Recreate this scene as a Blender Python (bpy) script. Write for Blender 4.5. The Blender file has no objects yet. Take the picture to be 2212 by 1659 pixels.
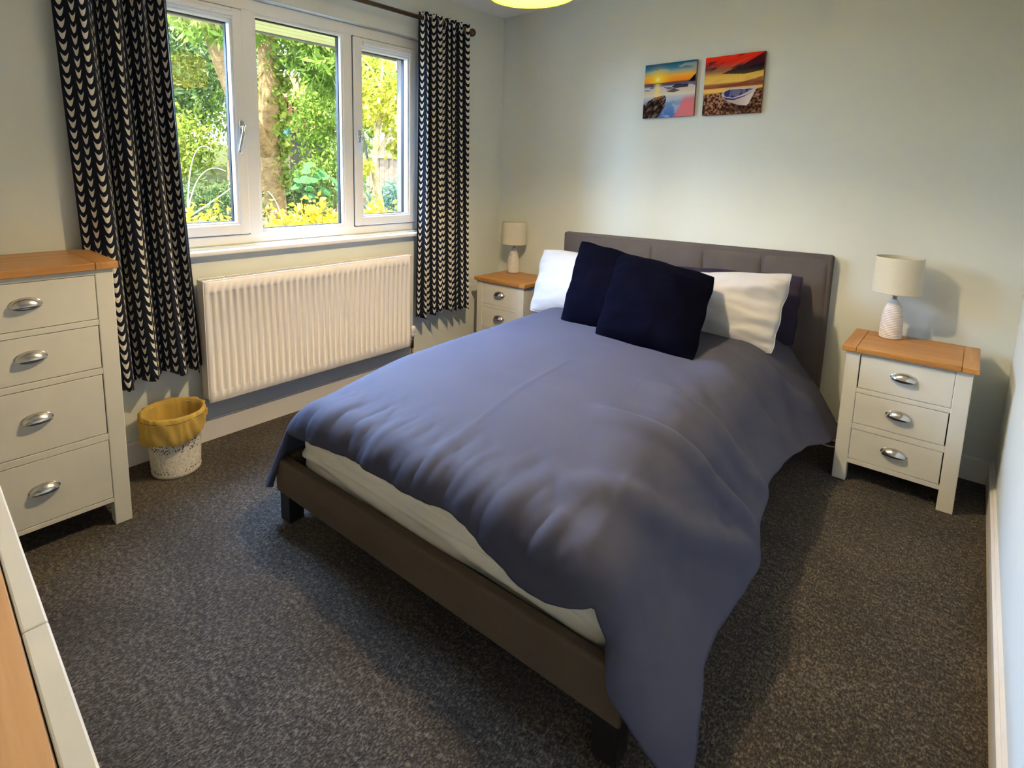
import bpy, bmesh, math, random
import numpy as np
from mathutils import Vector, Matrix

S = bpy.context.scene
COL = S.collection
PI = math.pi

# ------------------------------------------------------------------ camera
CAM = (2.63422, -3.19947, 1.30987)
YAW, PITCH, ROLL = 0.751152, -0.146784, 0.015115
FPX, PPX, PPY = 1182.193, 1003.691, 549.970          # focal length and principal point in pixels of 2212x1659
cd = bpy.data.cameras.new('camera')
cd.sensor_fit = 'HORIZONTAL'; cd.sensor_width = 36.0
cd.lens = FPX / 2212 * 36
cd.shift_x = (1106 - PPX) / 2212
cd.shift_y = -(829.5 - PPY) / 2212
cd.clip_start = 0.02; cd.clip_end = 200
cam = bpy.data.objects.new('camera', cd); COL.objects.link(cam)
fw = Vector((-math.sin(YAW)*math.cos(PITCH), math.cos(YAW)*math.cos(PITCH), math.sin(PITCH)))
rt = fw.cross(Vector((0, 0, 1))).normalized(); up = rt.cross(fw)
r2 = math.cos(ROLL)*rt + math.sin(ROLL)*up; u2 = -math.sin(ROLL)*rt + math.cos(ROLL)*up
M = Matrix.Identity(4)
for i in range(3):
    M[i][0] = r2[i]; M[i][1] = u2[i]; M[i][2] = -fw[i]; M[i][3] = CAM[i]
cam.matrix_world = M
S.camera = cam

# ------------------------------------------------------------------ world, sun, added daylight lamps, exposure
w = bpy.data.worlds.new('world'); S.world = w; w.use_nodes = True
bg = w.node_tree.nodes['Background']
bg.inputs[0].default_value = (0.86, 0.93, 1.0, 1); bg.inputs[1].default_value = 2.3
sd = bpy.data.lights.new('sun', 'SUN'); sd.energy = 9.5; sd.color = (1.0, 0.92, 0.74); sd.angle = 0.02
so = bpy.data.objects.new('sun', sd); COL.objects.link(so)
so.rotation_euler = Vector((0.25, -0.75, 1.25)).to_track_quat('Z', 'Y').to_euler()
def daylight(name, loc, aim, sx, sy, power, col, spread=PI):
    a = bpy.data.lights.new(name, 'AREA'); a.shape = 'RECTANGLE'; a.size = sx; a.size_y = sy; a.energy = power; a.color = col; a.spread = spread
    o = bpy.data.objects.new(name, a); COL.objects.link(o); o.location = loc
    o.rotation_euler = (Vector(loc)-Vector(aim)).to_track_quat('Z', 'Y').to_euler()
# area lamps added to boost window daylight, the second for open sky further left
daylight('window_daylight_lamp', (-0.40, -1.615, 1.86), (0.20, -1.70, 1.04), 1.62, 0.45, 52.0, (0.36, 0.56, 1.0), 1.75)
daylight('open_sky_lamp', (-2.55, -4.55, 2.55), (0.4, -1.25, 1.35), 1.5, 1.2, 180.0, (0.42, 0.64, 1.0))
S.view_settings.view_transform = 'Standard'; S.view_settings.look = 'None'
S.view_settings.exposure = 1.2; S.view_settings.gamma = 1.0; S.view_settings.use_curve_mapping = False

# ------------------------------------------------------------------ helpers
def tag(o, label=None, cat=None, group=None, kind=None):
    if label: o['label'] = label
    if cat: o['category'] = cat
    if group: o['group'] = group
    if kind: o['kind'] = kind
    return o

def empty(name, loc=(0, 0, 0), rz=0.0, label=None, cat=None, group=None, kind=None):
    o = bpy.data.objects.new(name, None); COL.objects.link(o)
    o.location = loc; o.rotation_euler = (0, 0, rz); o.empty_display_size = 0.05
    return tag(o, label, cat, group, kind)

def link(name, me, m=None, parent=None, smooth=False):
    o = bpy.data.objects.new(name, me); COL.objects.link(o)
    if m is not None and not me.materials: me.materials.append(m)
    if parent: o.parent = parent
    if smooth:
        me.polygons.foreach_set('use_smooth', [True]*len(me.polygons))
    return o

def obj(name, bm, m=None, parent=None, smooth=False):
    me = bpy.data.meshes.new(name); bm.normal_update(); bm.to_mesh(me); bm.free()
    return link(name, me, m, parent, smooth)

def fast_mesh(name, verts, faces):
    """verts (n,3) array, faces (m,k) array"""
    me = bpy.data.meshes.new(name)
    verts = np.asarray(verts, dtype=np.float32); faces = np.asarray(faces, dtype=np.int32)
    k = faces.shape[1]
    me.vertices.add(len(verts)); me.vertices.foreach_set('co', verts.ravel())
    me.loops.add(faces.size); me.loops.foreach_set('vertex_index', faces.ravel())
    me.polygons.add(len(faces)); me.polygons.foreach_set('loop_start', np.arange(0, faces.size, k, dtype=np.int32))
    me.update(calc_edges=True); me.validate()
    return me

def box(bm, x0, x1, y0, y1, z0, z1, bev=0.0, seg=2):
    vs = [bm.verts.new(p) for p in ((x0,y0,z0),(x1,y0,z0),(x1,y1,z0),(x0,y1,z0),(x0,y0,z1),(x1,y0,z1),(x1,y1,z1),(x0,y1,z1))]
    fs = [bm.faces.new([vs[i] for i in q]) for q in ((0,3,2,1),(4,5,6,7),(0,1,5,4),(1,2,6,5),(2,3,7,6),(3,0,4,7))]
    if bev > 0:
        es = list({e for f in fs for e in f.edges})
        bmesh.ops.bevel(bm, geom=es, offset=bev, segments=seg, affect='EDGES', profile=0.5)
    return bm

def boxo(name, m, parent, x0, x1, y0, y1, z0, z1, bev=0.0, seg=2):
    return obj(name, box(bmesh.new(), x0, x1, y0, y1, z0, z1, bev, seg), m, parent)

def lathe(bm, prof, n=40, c=(0, 0, 0), cap0=False, cap1=False):
    rings = []
    for r, z in prof:
        rings.append([bm.verts.new((c[0]+r*math.cos(2*PI*i/n), c[1]+r*math.sin(2*PI*i/n), c[2]+z)) for i in range(n)])
    for a, b in zip(rings[:-1], rings[1:]):
        for i in range(n):
            bm.faces.new((a[i], a[(i+1) % n], b[(i+1) % n], b[i]))
    if cap0: bm.faces.new(rings[0][::-1])
    if cap1: bm.faces.new(rings[-1])
    return bm

def tube(bm, pts, rad, n=8, cap=True):
    """pts list of Vector, rad float or list"""
    pts = [Vector(p) for p in pts]
    rings = []; prev = None
    for i, p in enumerate(pts):
        d = (pts[min(i+1, len(pts)-1)] - pts[max(i-1, 0)]).normalized()
        if prev is None:
            a = d.orthogonal().normalized()
        else:
            a = (prev - d*prev.dot(d)).normalized()
        prev = a; b = d.cross(a)
        r = rad[i] if isinstance(rad, (list, tuple)) else rad
        rings.append([bm.verts.new(p + a*(r*math.cos(2*PI*k/n)) + b*(r*math.sin(2*PI*k/n))) for k in range(n)])
    for a, b in zip(rings[:-1], rings[1:]):
        for k in range(n):
            bm.faces.new((a[k], a[(k+1) % n], b[(k+1) % n], b[k]))
    if cap:
        bm.faces.new(rings[0][::-1]); bm.faces.new(rings[-1])
    return bm

def bezier(p0, p1, p2, p3, n=12):
    p0, p1, p2, p3 = map(Vector, (p0, p1, p2, p3)); out = []
    for i in range(n+1):
        t = i/n; s = 1-t
        out.append(p0*s**3 + p1*3*s*s*t + p2*3*s*t*t + p3*t**3)
    return out

def vnoise(x, y, seed=0):
    """2-D value noise on numpy arrays, range 0..1"""
    rs = np.random.RandomState(seed); T = rs.rand(64, 64)
    xi = np.floor(x).astype(int); yi = np.floor(y).astype(int)
    fx = x-xi; fy = y-yi
    fx = fx*fx*(3-2*fx); fy = fy*fy*(3-2*fy)
    g = lambda a, b: T[a % 64, b % 64]
    return (g(xi,yi)*(1-fx)+g(xi+1,yi)*fx)*(1-fy) + (g(xi,yi+1)*(1-fx)+g(xi+1,yi+1)*fx)*fy

def fbm(x, y, seed=0, oct=4):
    s = 0; a = 0.5; t = 0
    for o in range(oct):
        s = s + a*vnoise(x*2**o, y*2**o, seed+o*7); t += a; a *= 0.5
    return s/t

def sstep(a, b, x):
    t = np.clip((x-a)/(b-a), 0, 1); return t*t*(3-2*t)

# ------------------------------------------------------------------ materials
class NT:
    def __init__(s, name):
        s.m = bpy.data.materials.new(name); s.m.use_nodes = True
        s.t = s.m.node_tree; s.n = s.t.nodes; s.p = s.n['Principled BSDF']; s.out = s.n['Material Output']
    def node(s, typ, **kw):
        x = s.n.new(typ)
        for k, v in kw.items(): setattr(x, k, v)
        return x
    def l(s, a, b): s.t.links.new(a, b)
    def math(s, op, a, b=None, c=None):
        x = s.n.new('ShaderNodeMath'); x.operation = op
        for i, v in enumerate((a, b, c)):
            if v is None: continue
            if isinstance(v, (int, float)): x.inputs[i].default_value = v
            else: s.l(v, x.inputs[i])
        return x.outputs[0]
    def ramp(s, fac, stops):
        x = s.n.new('ShaderNodeValToRGB'); el = x.color_ramp.elements
        while len(el) < len(stops): el.new(0.5)
        for e, (p, c) in zip(el, stops):
            e.position = p; e.color = (*c, 1)
        s.l(fac, x.inputs[0]); return x.outputs[0]
    def coord(s, scale=(1, 1, 1), which='Object'):
        c = s.n.new('ShaderNodeTexCoord'); mp = s.n.new('ShaderNodeMapping')
        mp.inputs['Scale'].default_value = scale
        s.l(c.outputs[which], mp.inputs[0]); return mp.outputs[0]
    def noise(s, vec, scale, detail=3, rough=0.55):
        x = s.n.new('ShaderNodeTexNoise'); x.inputs['Scale'].default_value = scale
        x.inputs['Detail'].default_value = detail; x.inputs['Roughness'].default_value = rough
        s.l(vec, x.inputs['Vector']); return x.outputs[0]
    def bump(s, h, strength, dist):
        x = s.n.new('ShaderNodeBump'); x.inputs['Strength'].default_value = strength; x.inputs['Distance'].default_value = dist
        s.l(h, x.inputs['Height']); s.l(x.outputs[0], s.p.inputs['Normal']); return x
    def set(s, rough=None, metal=None, spec=None, sheen=None, color=None):
        if rough is not None: s.p.inputs['Roughness'].default_value = rough
        if metal is not None: s.p.inputs['Metallic'].default_value = metal
        if spec is not None: s.p.inputs['Specular IOR Level'].default_value = spec
        if sheen is not None: s.p.inputs['Sheen Weight'].default_value = sheen
        if color is not None: s.p.inputs['Base Color'].default_value = (*color, 1)
        return s

def paint(name, col, rough=0.5, var=0.06, nscale=6.0, bump=0.15, bscale=180.0, bdist=0.001, spec=0.35, metal=0.0):
    k = NT(name); v = k.coord()
    a = tuple(max(0, c*(1-var)) for c in col); b = tuple(min(1, c*(1+var)) for c in col)
    k.l(k.ramp(k.noise(v, nscale), [(0.3, a), (0.7, b)]), k.p.inputs['Base Color'])
    if bump > 0: k.bump(k.noise(v, bscale, 2), bump, bdist)
    k.set(rough, metal, spec); return k.m

def wood(name, axis, c0, c1, c2, rough=0.38):
    k = NT(name)
    sc = [14, 14, 14]; sc[axis] = 1.1
    v = k.coord(tuple(sc))
    n1 = k.noise(v, 1.6, 6, 0.6)
    sc2 = [120, 120, 120]; sc2[axis] = 4
    n2 = k.noise(k.coord(tuple(sc2)), 1.0, 3)
    f = k.math('ADD', k.math('MULTIPLY', n1, 0.75), k.math('MULTIPLY', n2, 0.25))
    k.l(k.ramp(f, [(0.30, c0), (0.5, c1), (0.72, c2)]), k.p.inputs['Base Color'])
    k.bump(f, 0.12, 0.001); k.set(rough, spec=0.4); return k.m

def fabric(name, col, var=0.10, weave=900.0, rough=0.9, sheen=0.0, bump=0.3, tint=None, spec=0.12):
    k = NT(name); v = k.coord()
    a = tuple(c*(1-var) for c in col); b = tuple(min(1, c*(1+var)) for c in (tint or col))
    f = k.math('ADD', k.math('MULTIPLY', k.noise(v, 5, 3), 0.5), k.math('MULTIPLY', k.noise(k.coord((1, 1, 6)), weave*0.25, 2), 0.5))
    k.l(k.ramp(f, [(0.35, a), (0.65, b)]), k.p.inputs['Base Color'])
    k.bump(k.noise(v, weave, 2), bump, 0.0006)
    k.set(rough, spec=spec, sheen=sheen); return k.m

WALL = (0.69, 0.72, 0.67)
m_wall = paint('wall_paint', WALL, 0.75, 0.02, 2.5, 0.12, 220, 0.0008, 0.2)
m_ceil = paint('ceiling_paint', (0.90, 0.90, 0.86), 0.85, 0.02, 3, 0.1, 150, 0.001, 0.15)
m_white = paint('white_gloss_paint', (0.80, 0.77, 0.72), 0.35, 0.03, 5, 0.05, 60, 0.0006, 0.4)
m_upvc = paint('white_upvc', (0.84, 0.84, 0.82), 0.28, 0.015, 4, 0.02, 40, 0.0004, 0.5)
m_rad = paint('radiator_enamel', (0.84, 0.79, 0.72), 0.3, 0.02, 5, 0.02, 60, 0.0004, 0.5)
m_cream = paint('cream_painted_wood', (0.66, 0.64, 0.56), 0.45, 0.03, 8, 0.08, 120, 0.0006, 0.35)
m_creamdark = paint('drawer_gap_shadow_gap', (0.10, 0.09, 0.075), 0.8, 0.05)
OAK = ((0.34, 0.145, 0.035), (0.47, 0.22, 0.06), (0.58, 0.30, 0.095))
m_oakx = wood('oak_along', 0, *OAK); m_oaky = wood('oak_across', 1, *OAK)
m_oaklight = wood('oak_pale', 0, (0.50, 0.27, 0.10), (0.60, 0.35, 0.15), (0.68, 0.43, 0.20), 0.5)
m_rail = fabric('bed_upholstery', (0.115, 0.086, 0.060), 0.16, 700, 0.85, 0.0, 0.4)
m_headb = fabric('headboard_upholstery', (0.105, 0.092, 0.095), 0.16, 700, 0.85, 0.0, 0.4)
m_duvet = fabric('slate_blue_cotton', (0.062, 0.064, 0.098), 0.05, 1100, 0.75, 0.0, 0.2, spec=0.2)
m_navy = fabric('navy_knit', (0.0012, 0.0014, 0.006), 0.25, 600, 0.95, 0.0, 0.6, spec=0.03)
m_plum = fabric('dark_plum_cotton', (0.028, 0.024, 0.045), 0.12, 900, 0.85, 0.0, 0.25)
m_linen = fabric('white_cotton', (0.47, 0.47, 0.48), 0.03, 900, 0.85, 0.0, 0.2)
m_sheet = fabric('ivory_sheet', (0.90, 0.86, 0.75), 0.04, 600, 0.9, 0.0, 0.4)
m_blackleg = paint('black_stained_wood', (0.014, 0.012, 0.011), 0.45, 0.2, 10, 0.1, 90)
m_chrome = NT('brushed_chrome').set(0.22, 1.0, color=(0.62, 0.60, 0.57)).m
m_nickel = NT('satin_nickel').set(0.38, 0.85, color=(0.72, 0.71, 0.69)).m
m_bronze = paint('antique_bronze', (0.14, 0.085, 0.05), 0.35, 0.15, 20, 0.05, 80, 0.0005, 0.5, 0.8)
m_black = paint('black_rubber', (0.012, 0.012, 0.012), 0.6, 0.1)
m_shade = None

def shade_mat(name, col, trans=0.45):
    k = NT(name); v = k.coord((1, 1, 1))
    n = k.noise(k.coord((200, 200, 900)), 1.0, 2)
    c = k.ramp(n, [(0.3, tuple(x*0.93 for x in col)), (0.7, tuple(min(1, x*1.05) for x in col))])
    d = k.node('ShaderNodeBsdfDiffuse'); t = k.node('ShaderNodeBsdfTranslucent'); mx = k.node('ShaderNodeMixShader')
    mx.inputs[0].default_value = trans
    k.l(c, d.inputs[0]); k.l(c, t.inputs[0]); k.l(d.outputs[0], mx.inputs[1]); k.l(t.outputs[0], mx.inputs[2])
    k.l(mx.outputs[0], k.out.inputs[0]); return k.m
m_shade = shade_mat('cream_lamp_linen', (0.80, 0.76, 0.64), 0.3)
m_pendant = shade_mat('pendant_fabric', (0.95, 0.90, 0.02), 0.52)
m_bag = shade_mat('yellow_bin_liner', (0.80, 0.58, 0.16), 0.45)

def carpet():
    k = NT('brown_carpet'); v = k.coord()
    n1 = k.noise(k.coord((1.0, 0.5, 1)), 190, 3, 0.75); n2 = k.noise(v, 55, 3); n3 = k.noise(v, 3.0, 2)
    f = k.math('ADD', k.math('ADD', k.math('MULTIPLY', n1, 0.62), k.math('MULTIPLY', n2, 0.25)), k.math('MULTIPLY', n3, 0.13))
    k.l(k.ramp(f, [(0.36, (0.010, 0.008, 0.0055)), (0.5, (0.057, 0.046, 0.036)), (0.63, (0.20, 0.168, 0.132))]), k.p.inputs['Base Color'])
    k.bump(f, 1.0, 0.012); k.set(0.95, spec=0.08, sheen=0.1); return k.m
m_carpet = carpet()

def glass():
    k = NT('window_glass'); k.n.remove(k.p)
    tr = k.node('ShaderNodeBsdfTransparent'); gl = k.node('ShaderNodeBsdfGlossy'); gl.inputs['Roughness'].default_value = 0.02
    fr = k.node('ShaderNodeFresnel'); ge = k.node('ShaderNodeNewGeometry')
    k.l(k.math('SUBTRACT', 1.45, k.math('MULTIPLY', ge.outputs['Backfacing'], 1.45-1/1.45)), fr.inputs[0])   # same reflectance on both faces of the thin pane
    mx = k.node('ShaderNodeMixShader')
    tr.inputs[0].default_value = (0.96, 0.98, 0.97, 1)
    k.l(fr.outputs[0], mx.inputs[0]); k.l(tr.outputs[0], mx.inputs[1]); k.l(gl.outputs[0], mx.inputs[2]); k.l(mx.outputs[0], k.out.inputs[0])
    return k.m
m_glass = glass()

def curtain_mat():
    k = NT('navy_curtain_with_cream_motif')
    uv = k.node('ShaderNodeUVMap'); uv.uv_map = 'cloth'
    sp = k.node('ShaderNodeSeparateXYZ'); k.l(uv.outputs[0], sp.inputs[0])
    cu = k.math('DIVIDE', sp.outputs[0], 0.0455); col = k.math('FLOOR', cu)
    u = k.math('ABSOLUTE', k.math('SUBTRACT', k.math('SUBTRACT', cu, col), 0.5))
    half = k.math('MULTIPLY', k.math('FLOORED_MODULO', col, 2.0), 0.5)
    cv = k.math('ADD', k.math('DIVIDE', sp.outputs[1], 0.0405), half)
    v = k.math('FRACT', cv)
    q = k.math('DIVIDE', u, 0.305)
    top = k.math('ADD', k.math('MULTIPLY', k.math('POWER', q, 1.5), 0.34), 0.57)
    bot = k.math('ADD', k.math('MULTIPLY', k.math('POWER', q, 2.1), 0.86), 0.05)
    f = k.math('MULTIPLY', k.math('MULTIPLY', k.math('LESS_THAN', v, top), k.math('GREATER_THAN', v, bot)), k.math('LESS_THAN', q, 1.0))
    mx = k.node('ShaderNodeMix'); mx.data_type = 'RGBA'
    k.l(f, mx.inputs[0]); mx.inputs[6].default_value = (0.006, 0.008, 0.018, 1); mx.inputs[7].default_value = (0.72, 0.68, 0.58, 1)
    k.l(mx.outputs[2], k.p.inputs['Base Color'])
    k.bump(k.noise(k.coord(), 900, 2), 0.25, 0.0006); k.set(0.8, spec=0.2, sheen=0.05); return k.m
m_curtain = curtain_mat()

def attr_mat(name, rough=0.6):
    k = NT(name); a = k.node('ShaderNodeAttribute'); a.attribute_name = 'paint'
    k.l(a.outputs['Color'], k.p.inputs['Base Color']); k.bump(k.noise(k.coord(), 900, 2), 0.2, 0.0004); k.set(0.9, spec=0.04); return k.m

def leaf_mat(name, cols, trans=0.4):
    k = NT(name); g = k.node('ShaderNodeNewGeometry')
    n = len(cols); c = k.ramp(g.outputs['Random Per Island'], [(i/(n-1), x) for i, x in enumerate(cols)])
    d = k.node('ShaderNodeBsdfDiffuse'); t = k.node('ShaderNodeBsdfTranslucent'); mx = k.node('ShaderNodeMixShader'); mx.inputs[0].default_value = trans
    k.l(c, d.inputs[0]); k.l(c, t.inputs[0]); k.l(d.outputs[0], mx.inputs[1]); k.l(t.outputs[0], mx.inputs[2]); k.l(mx.outputs[0], k.out.inputs[0])
    return k.m

# ================================================================== THE ROOM
W, H, YS = 2.808, 2.416, -3.46
WY0, WY1, WZ0, WZ1 = -2.455, -0.775, 0.945, 2.130      # window opening
BBH = 0.108

tag(boxo('floor', m_carpet, None, -0.02, W+0.02, YS-0.02, 0.02, -0.12, 0), kind='structure')
tag(boxo('ceiling', m_ceil, None, -0.3, W+0.15, YS-0.15, 0.15, H, H+0.12), kind='structure')
bm = bmesh.new()
box(bm, -0.26, 0, YS-0.15, WY0, -0.3, H); box(bm, -0.26, 0, WY1, 0.15, -0.3, H)
box(bm, -0.26, 0, WY0, WY1, -0.3, WZ0); box(bm, -0.26, 0, WY0, WY1, WZ1, H)
tag(obj('wall_left', bm, m_wall), kind='structure')
tag(boxo('wall_back', m_wall, None, 0, W+0.15, 0, 0.15, -0.12, H), kind='structure')
tag(boxo('wall_right', m_wall, None, W, W+0.15, YS-0.15, 0, -0.12, H), kind='structure')
tag(boxo('wall_front', m_wall, None, 0, W, YS-0.15, YS, -0.12, H), kind='structure')

def skirting(name, m, x0, x1, y0, y1, side):
    # a board with a rounded top edge; side tells which face looks into the room
    bm = bmesh.new(); box(bm, x0, x1, y0, y1, 0, BBH)
    sel = []
    for e in bm.edges:
        a, b = e.verts[0].co, e.verts[1].co
        if abs(a.z-BBH) < 1e-6 and abs(b.z-BBH) < 1e-6:
            mx = (a+b)/2
            if side == '+x' and abs(mx.x-x1) < 1e-6 or side == '-x' and abs(mx.x-x0) < 1e-6 or side == '-y' and abs(mx.y-y0) < 1e-6 or side == '+y' and abs(mx.y-y1) < 1e-6:
                sel.append(e)
    bmesh.ops.bevel(bm, geom=sel, offset=0.008, segments=4, affect='EDGES')
    return tag(obj(name, bm, m), kind='structure')
BT = 0.017
skirting('baseboard_left', m_white, 0, BT, YS, 0, '+x')
skirting('baseboard_back', m_white, BT, W-BT, -BT, 0, '-y')
skirting('baseboard_right', m_white, W-BT, W, YS, 0, '-x')
skirting('baseboard_front', m_white, BT, W-BT, YS, YS+BT, '+y')

# ------------------------------------------------------------------ window
win = empty('window_1', (0, 0, 0)); tag(win, kind='structure', label='white three-light window over the radiator')
FX0, FX1 = -0.115, -0.042
def frame_bm(y0, y1, z0, z1, x0, x1, t, bev=0.006, tb=None):
    tb = tb or t
    bm = bmesh.new()
    box(bm, x0, x1, y0, y0+t, z0, z1, bev); box(bm, x0, x1, y1-t, y1, z0, z1, bev)
    box(bm, x0, x1-0.001, y0+t*0.9, y1-t*0.9, z1-t, z1, bev); box(bm, x0, x1-0.001, y0+t*0.9, y1-t*0.9, z0, z0+tb, bev)
    return bm
obj('frame', frame_bm(WY0, WY1, WZ0, WZ1, FX0, FX1, 0.062, tb=0.055), m_upvc, win)
for yc in (-1.9, -1.318):
    boxo('mullion', m_upvc, win, FX0, FX1, yc-0.036, yc+0.036, WZ0+0.04, WZ1-0.05, 0.006)
def bead(y0, y1, z0, z1, x0, x1, t=0.014):
    return frame_bm(y0, y1, z0, z1, x0, x1, t, 0.004)
def pane(parent, y0, y1, z0, z1, x=-0.082):
    boxo('pane', m_glass, parent, x-0.002, x+0.002, y0, y1, z0, z1)
    b = bmesh.new()
    for a in ((y0, y0+0.009, z0, z1), (y1-0.009, y1, z0, z1), (y0, y1, z0, z0+0.009), (y0, y1, z1-0.009, z1)):
        box(b, x-0.012, x+0.010, *a)
    obj('gasket', b, m_black, parent)
# fixed middle light
obj('glazing_bead', bead(-1.870, -1.348, 0.996, 2.070, -0.072, -0.046, 0.016), m_upvc, win)
pane(win, -1.860, -1.358, 1.006, 2.060)
def sash(y0, y1, z0, z1, side):
    o = obj('sash', frame_bm(y0, y1, z0, z1, -0.095, -0.026, 0.052), m_upvc, win)
    sb = bmesh.new()
    for q in ((y0-0.003, y0+0.004, z0-0.003, z1+0.003), (y1-0.004, y1+0.003, z0-0.003, z1+0.003), (y0, y1, z0-0.003, z0+0.004), (y0, y1, z1-0.004, z1+0.003)): box(sb, -0.060, -0.0385, *q)
    obj('seal', sb, m_black, o)
    obj('glazing_bead', bead(y0+0.048, y1-0.048, z0+0.048, z1-0.048, -0.075, -0.034), m_upvc, o)
    pane(o, y0+0.056, y1-0.056, z0+0.056, z1-0.056)
    b = bmesh.new(); box(b, -0.028, -0.014, y0+0.06, y1-0.045, z1-0.040, z1-0.018, 0.004)
    for q in (0.3, 0.7):
        yy = y0 + (y1-y0)*q; box(b, -0.016, -0.010, yy-0.006, yy+0.006, z1-0.036, z1-0.022, 0.002)
    obj('trickle_vent', b, m_upvc, o)
    yh = y1-0.027 if side > 0 else y0+0.027
    zc = 1.515
    hb = bmesh.new(); box(hb, -0.027, -0.016, yh-0.012, yh+0.012, zc-0.035, zc+0.035, 0.005)
    hp = obj('handle_plate', hb, m_chrome, o)
    hb = bmesh.new()
    tube(hb, [(-0.018, yh, zc), (-0.002, yh, zc)], 0.011, 12)
    dy = -side*0.030
    tube(hb, bezier((0.004, yh, zc+0.008), (0.016, yh+dy*0.1, zc-0.025), (0.016, yh+dy*0.7, zc-0.06), (0.010, yh+dy, zc-0.125), 10), [0.009]*4+[0.008]*4+[0.007]*3, 10)
    obj('handle_lever', hb, m_chrome, o, True)
    return o
sash(-2.405, -1.930, 0.995, 2.066, +1)
sash(-1.290, -0.822, 0.995, 2.066, -1)
m_outer = paint('outer_brickwork', (0.22, 0.18, 0.15), 0.9, 0.15, 12, 0.5, 60, 0.004, 0.1)
ob_ = bmesh.new()
box(ob_, -0.262, -0.117, WY0-0.02, WY0+0.004, WZ0, WZ1); box(ob_, -0.262, -0.117, WY1-0.004, WY1+0.02, WZ0, WZ1)
obj('outer_reveal', ob_, m_outer, win)
boxo('window_sill', m_white, win, -0.06, 0.052, WY0-0.03, WY1+0.03, 0.912, 0.935, 0.007, 3)
boxo('outer_sill', m_upvc, win, -0.34, -0.10, WY0-0.02, WY1+0.02, 0.915, 0.943, 0.004)

# eaves over the window: yellow boards with a dark drip edge
eaves = empty('trim_1'); tag(eaves, kind='structure', label='pale yellow boarded eaves above the window outside')
m_soffit = paint('yellow_soffit_paint', (0.58, 0.48, 0.17), 0.6, 0.04, 6)
for i in range(4):
    x1 = -0.262-0.075*i
    boxo('soffit_board', m_soffit, eaves, x1-0.064, x1, -3.6, 0.6, 2.119, 2.134, 0.003)
boxo('fascia', paint('brown_fascia', (0.16, 0.12, 0.08), 0.6, 0.1), eaves, -0.585, -0.562, -3.6, 0.6, 2.112, 2.28, 0.003)
boxo('eaves_roof', m_outer, eaves, -0.56, -0.262, -3.6, 0.6, 2.135, 2.17)

# ------------------------------------------------------------------ curtain pole and curtains
RODZ, RODX = 2.222, 0.095
pole = empty('curtain_pole', (RODX, -1.60, RODZ), label='dark bronze curtain pole with ball ends above the window', cat='curtain pole')
obj('rod', tube(bmesh.new(), [(0, -1.22, 0), (0, 1.135, 0)], 0.0125, 16), m_bronze, pole, True)
for s, e in ((-1, -1.22), (1, 1.135)):
    b = bmesh.new(); bmesh.ops.create_uvsphere(b, u_segments=20, v_segments=12, radius=0.026, matrix=Matrix.Translation((0, e+s*0.024, 0)))
    tube(b, [(0, e-s*0.012, 0), (0, e+s*0.006, 0)], 0.017, 16)
    obj('finial', b, m_bronze, pole, True)
for yy in (-1.14, 1.075):
    b = bmesh.new(); tube(b, [(-RODX, yy, -0.0), (0, yy, 0)], 0.008, 12); tube(b, [(-RODX+0.001, yy, 0), (-RODX+0.009, yy, 0)], 0.025, 16)
    tube(b, [(0, yy-0.007, 0), (0, yy+0.007, 0)], 0.018, 16)
    obj('bracket', b, m_bronze, pole, True)

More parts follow.
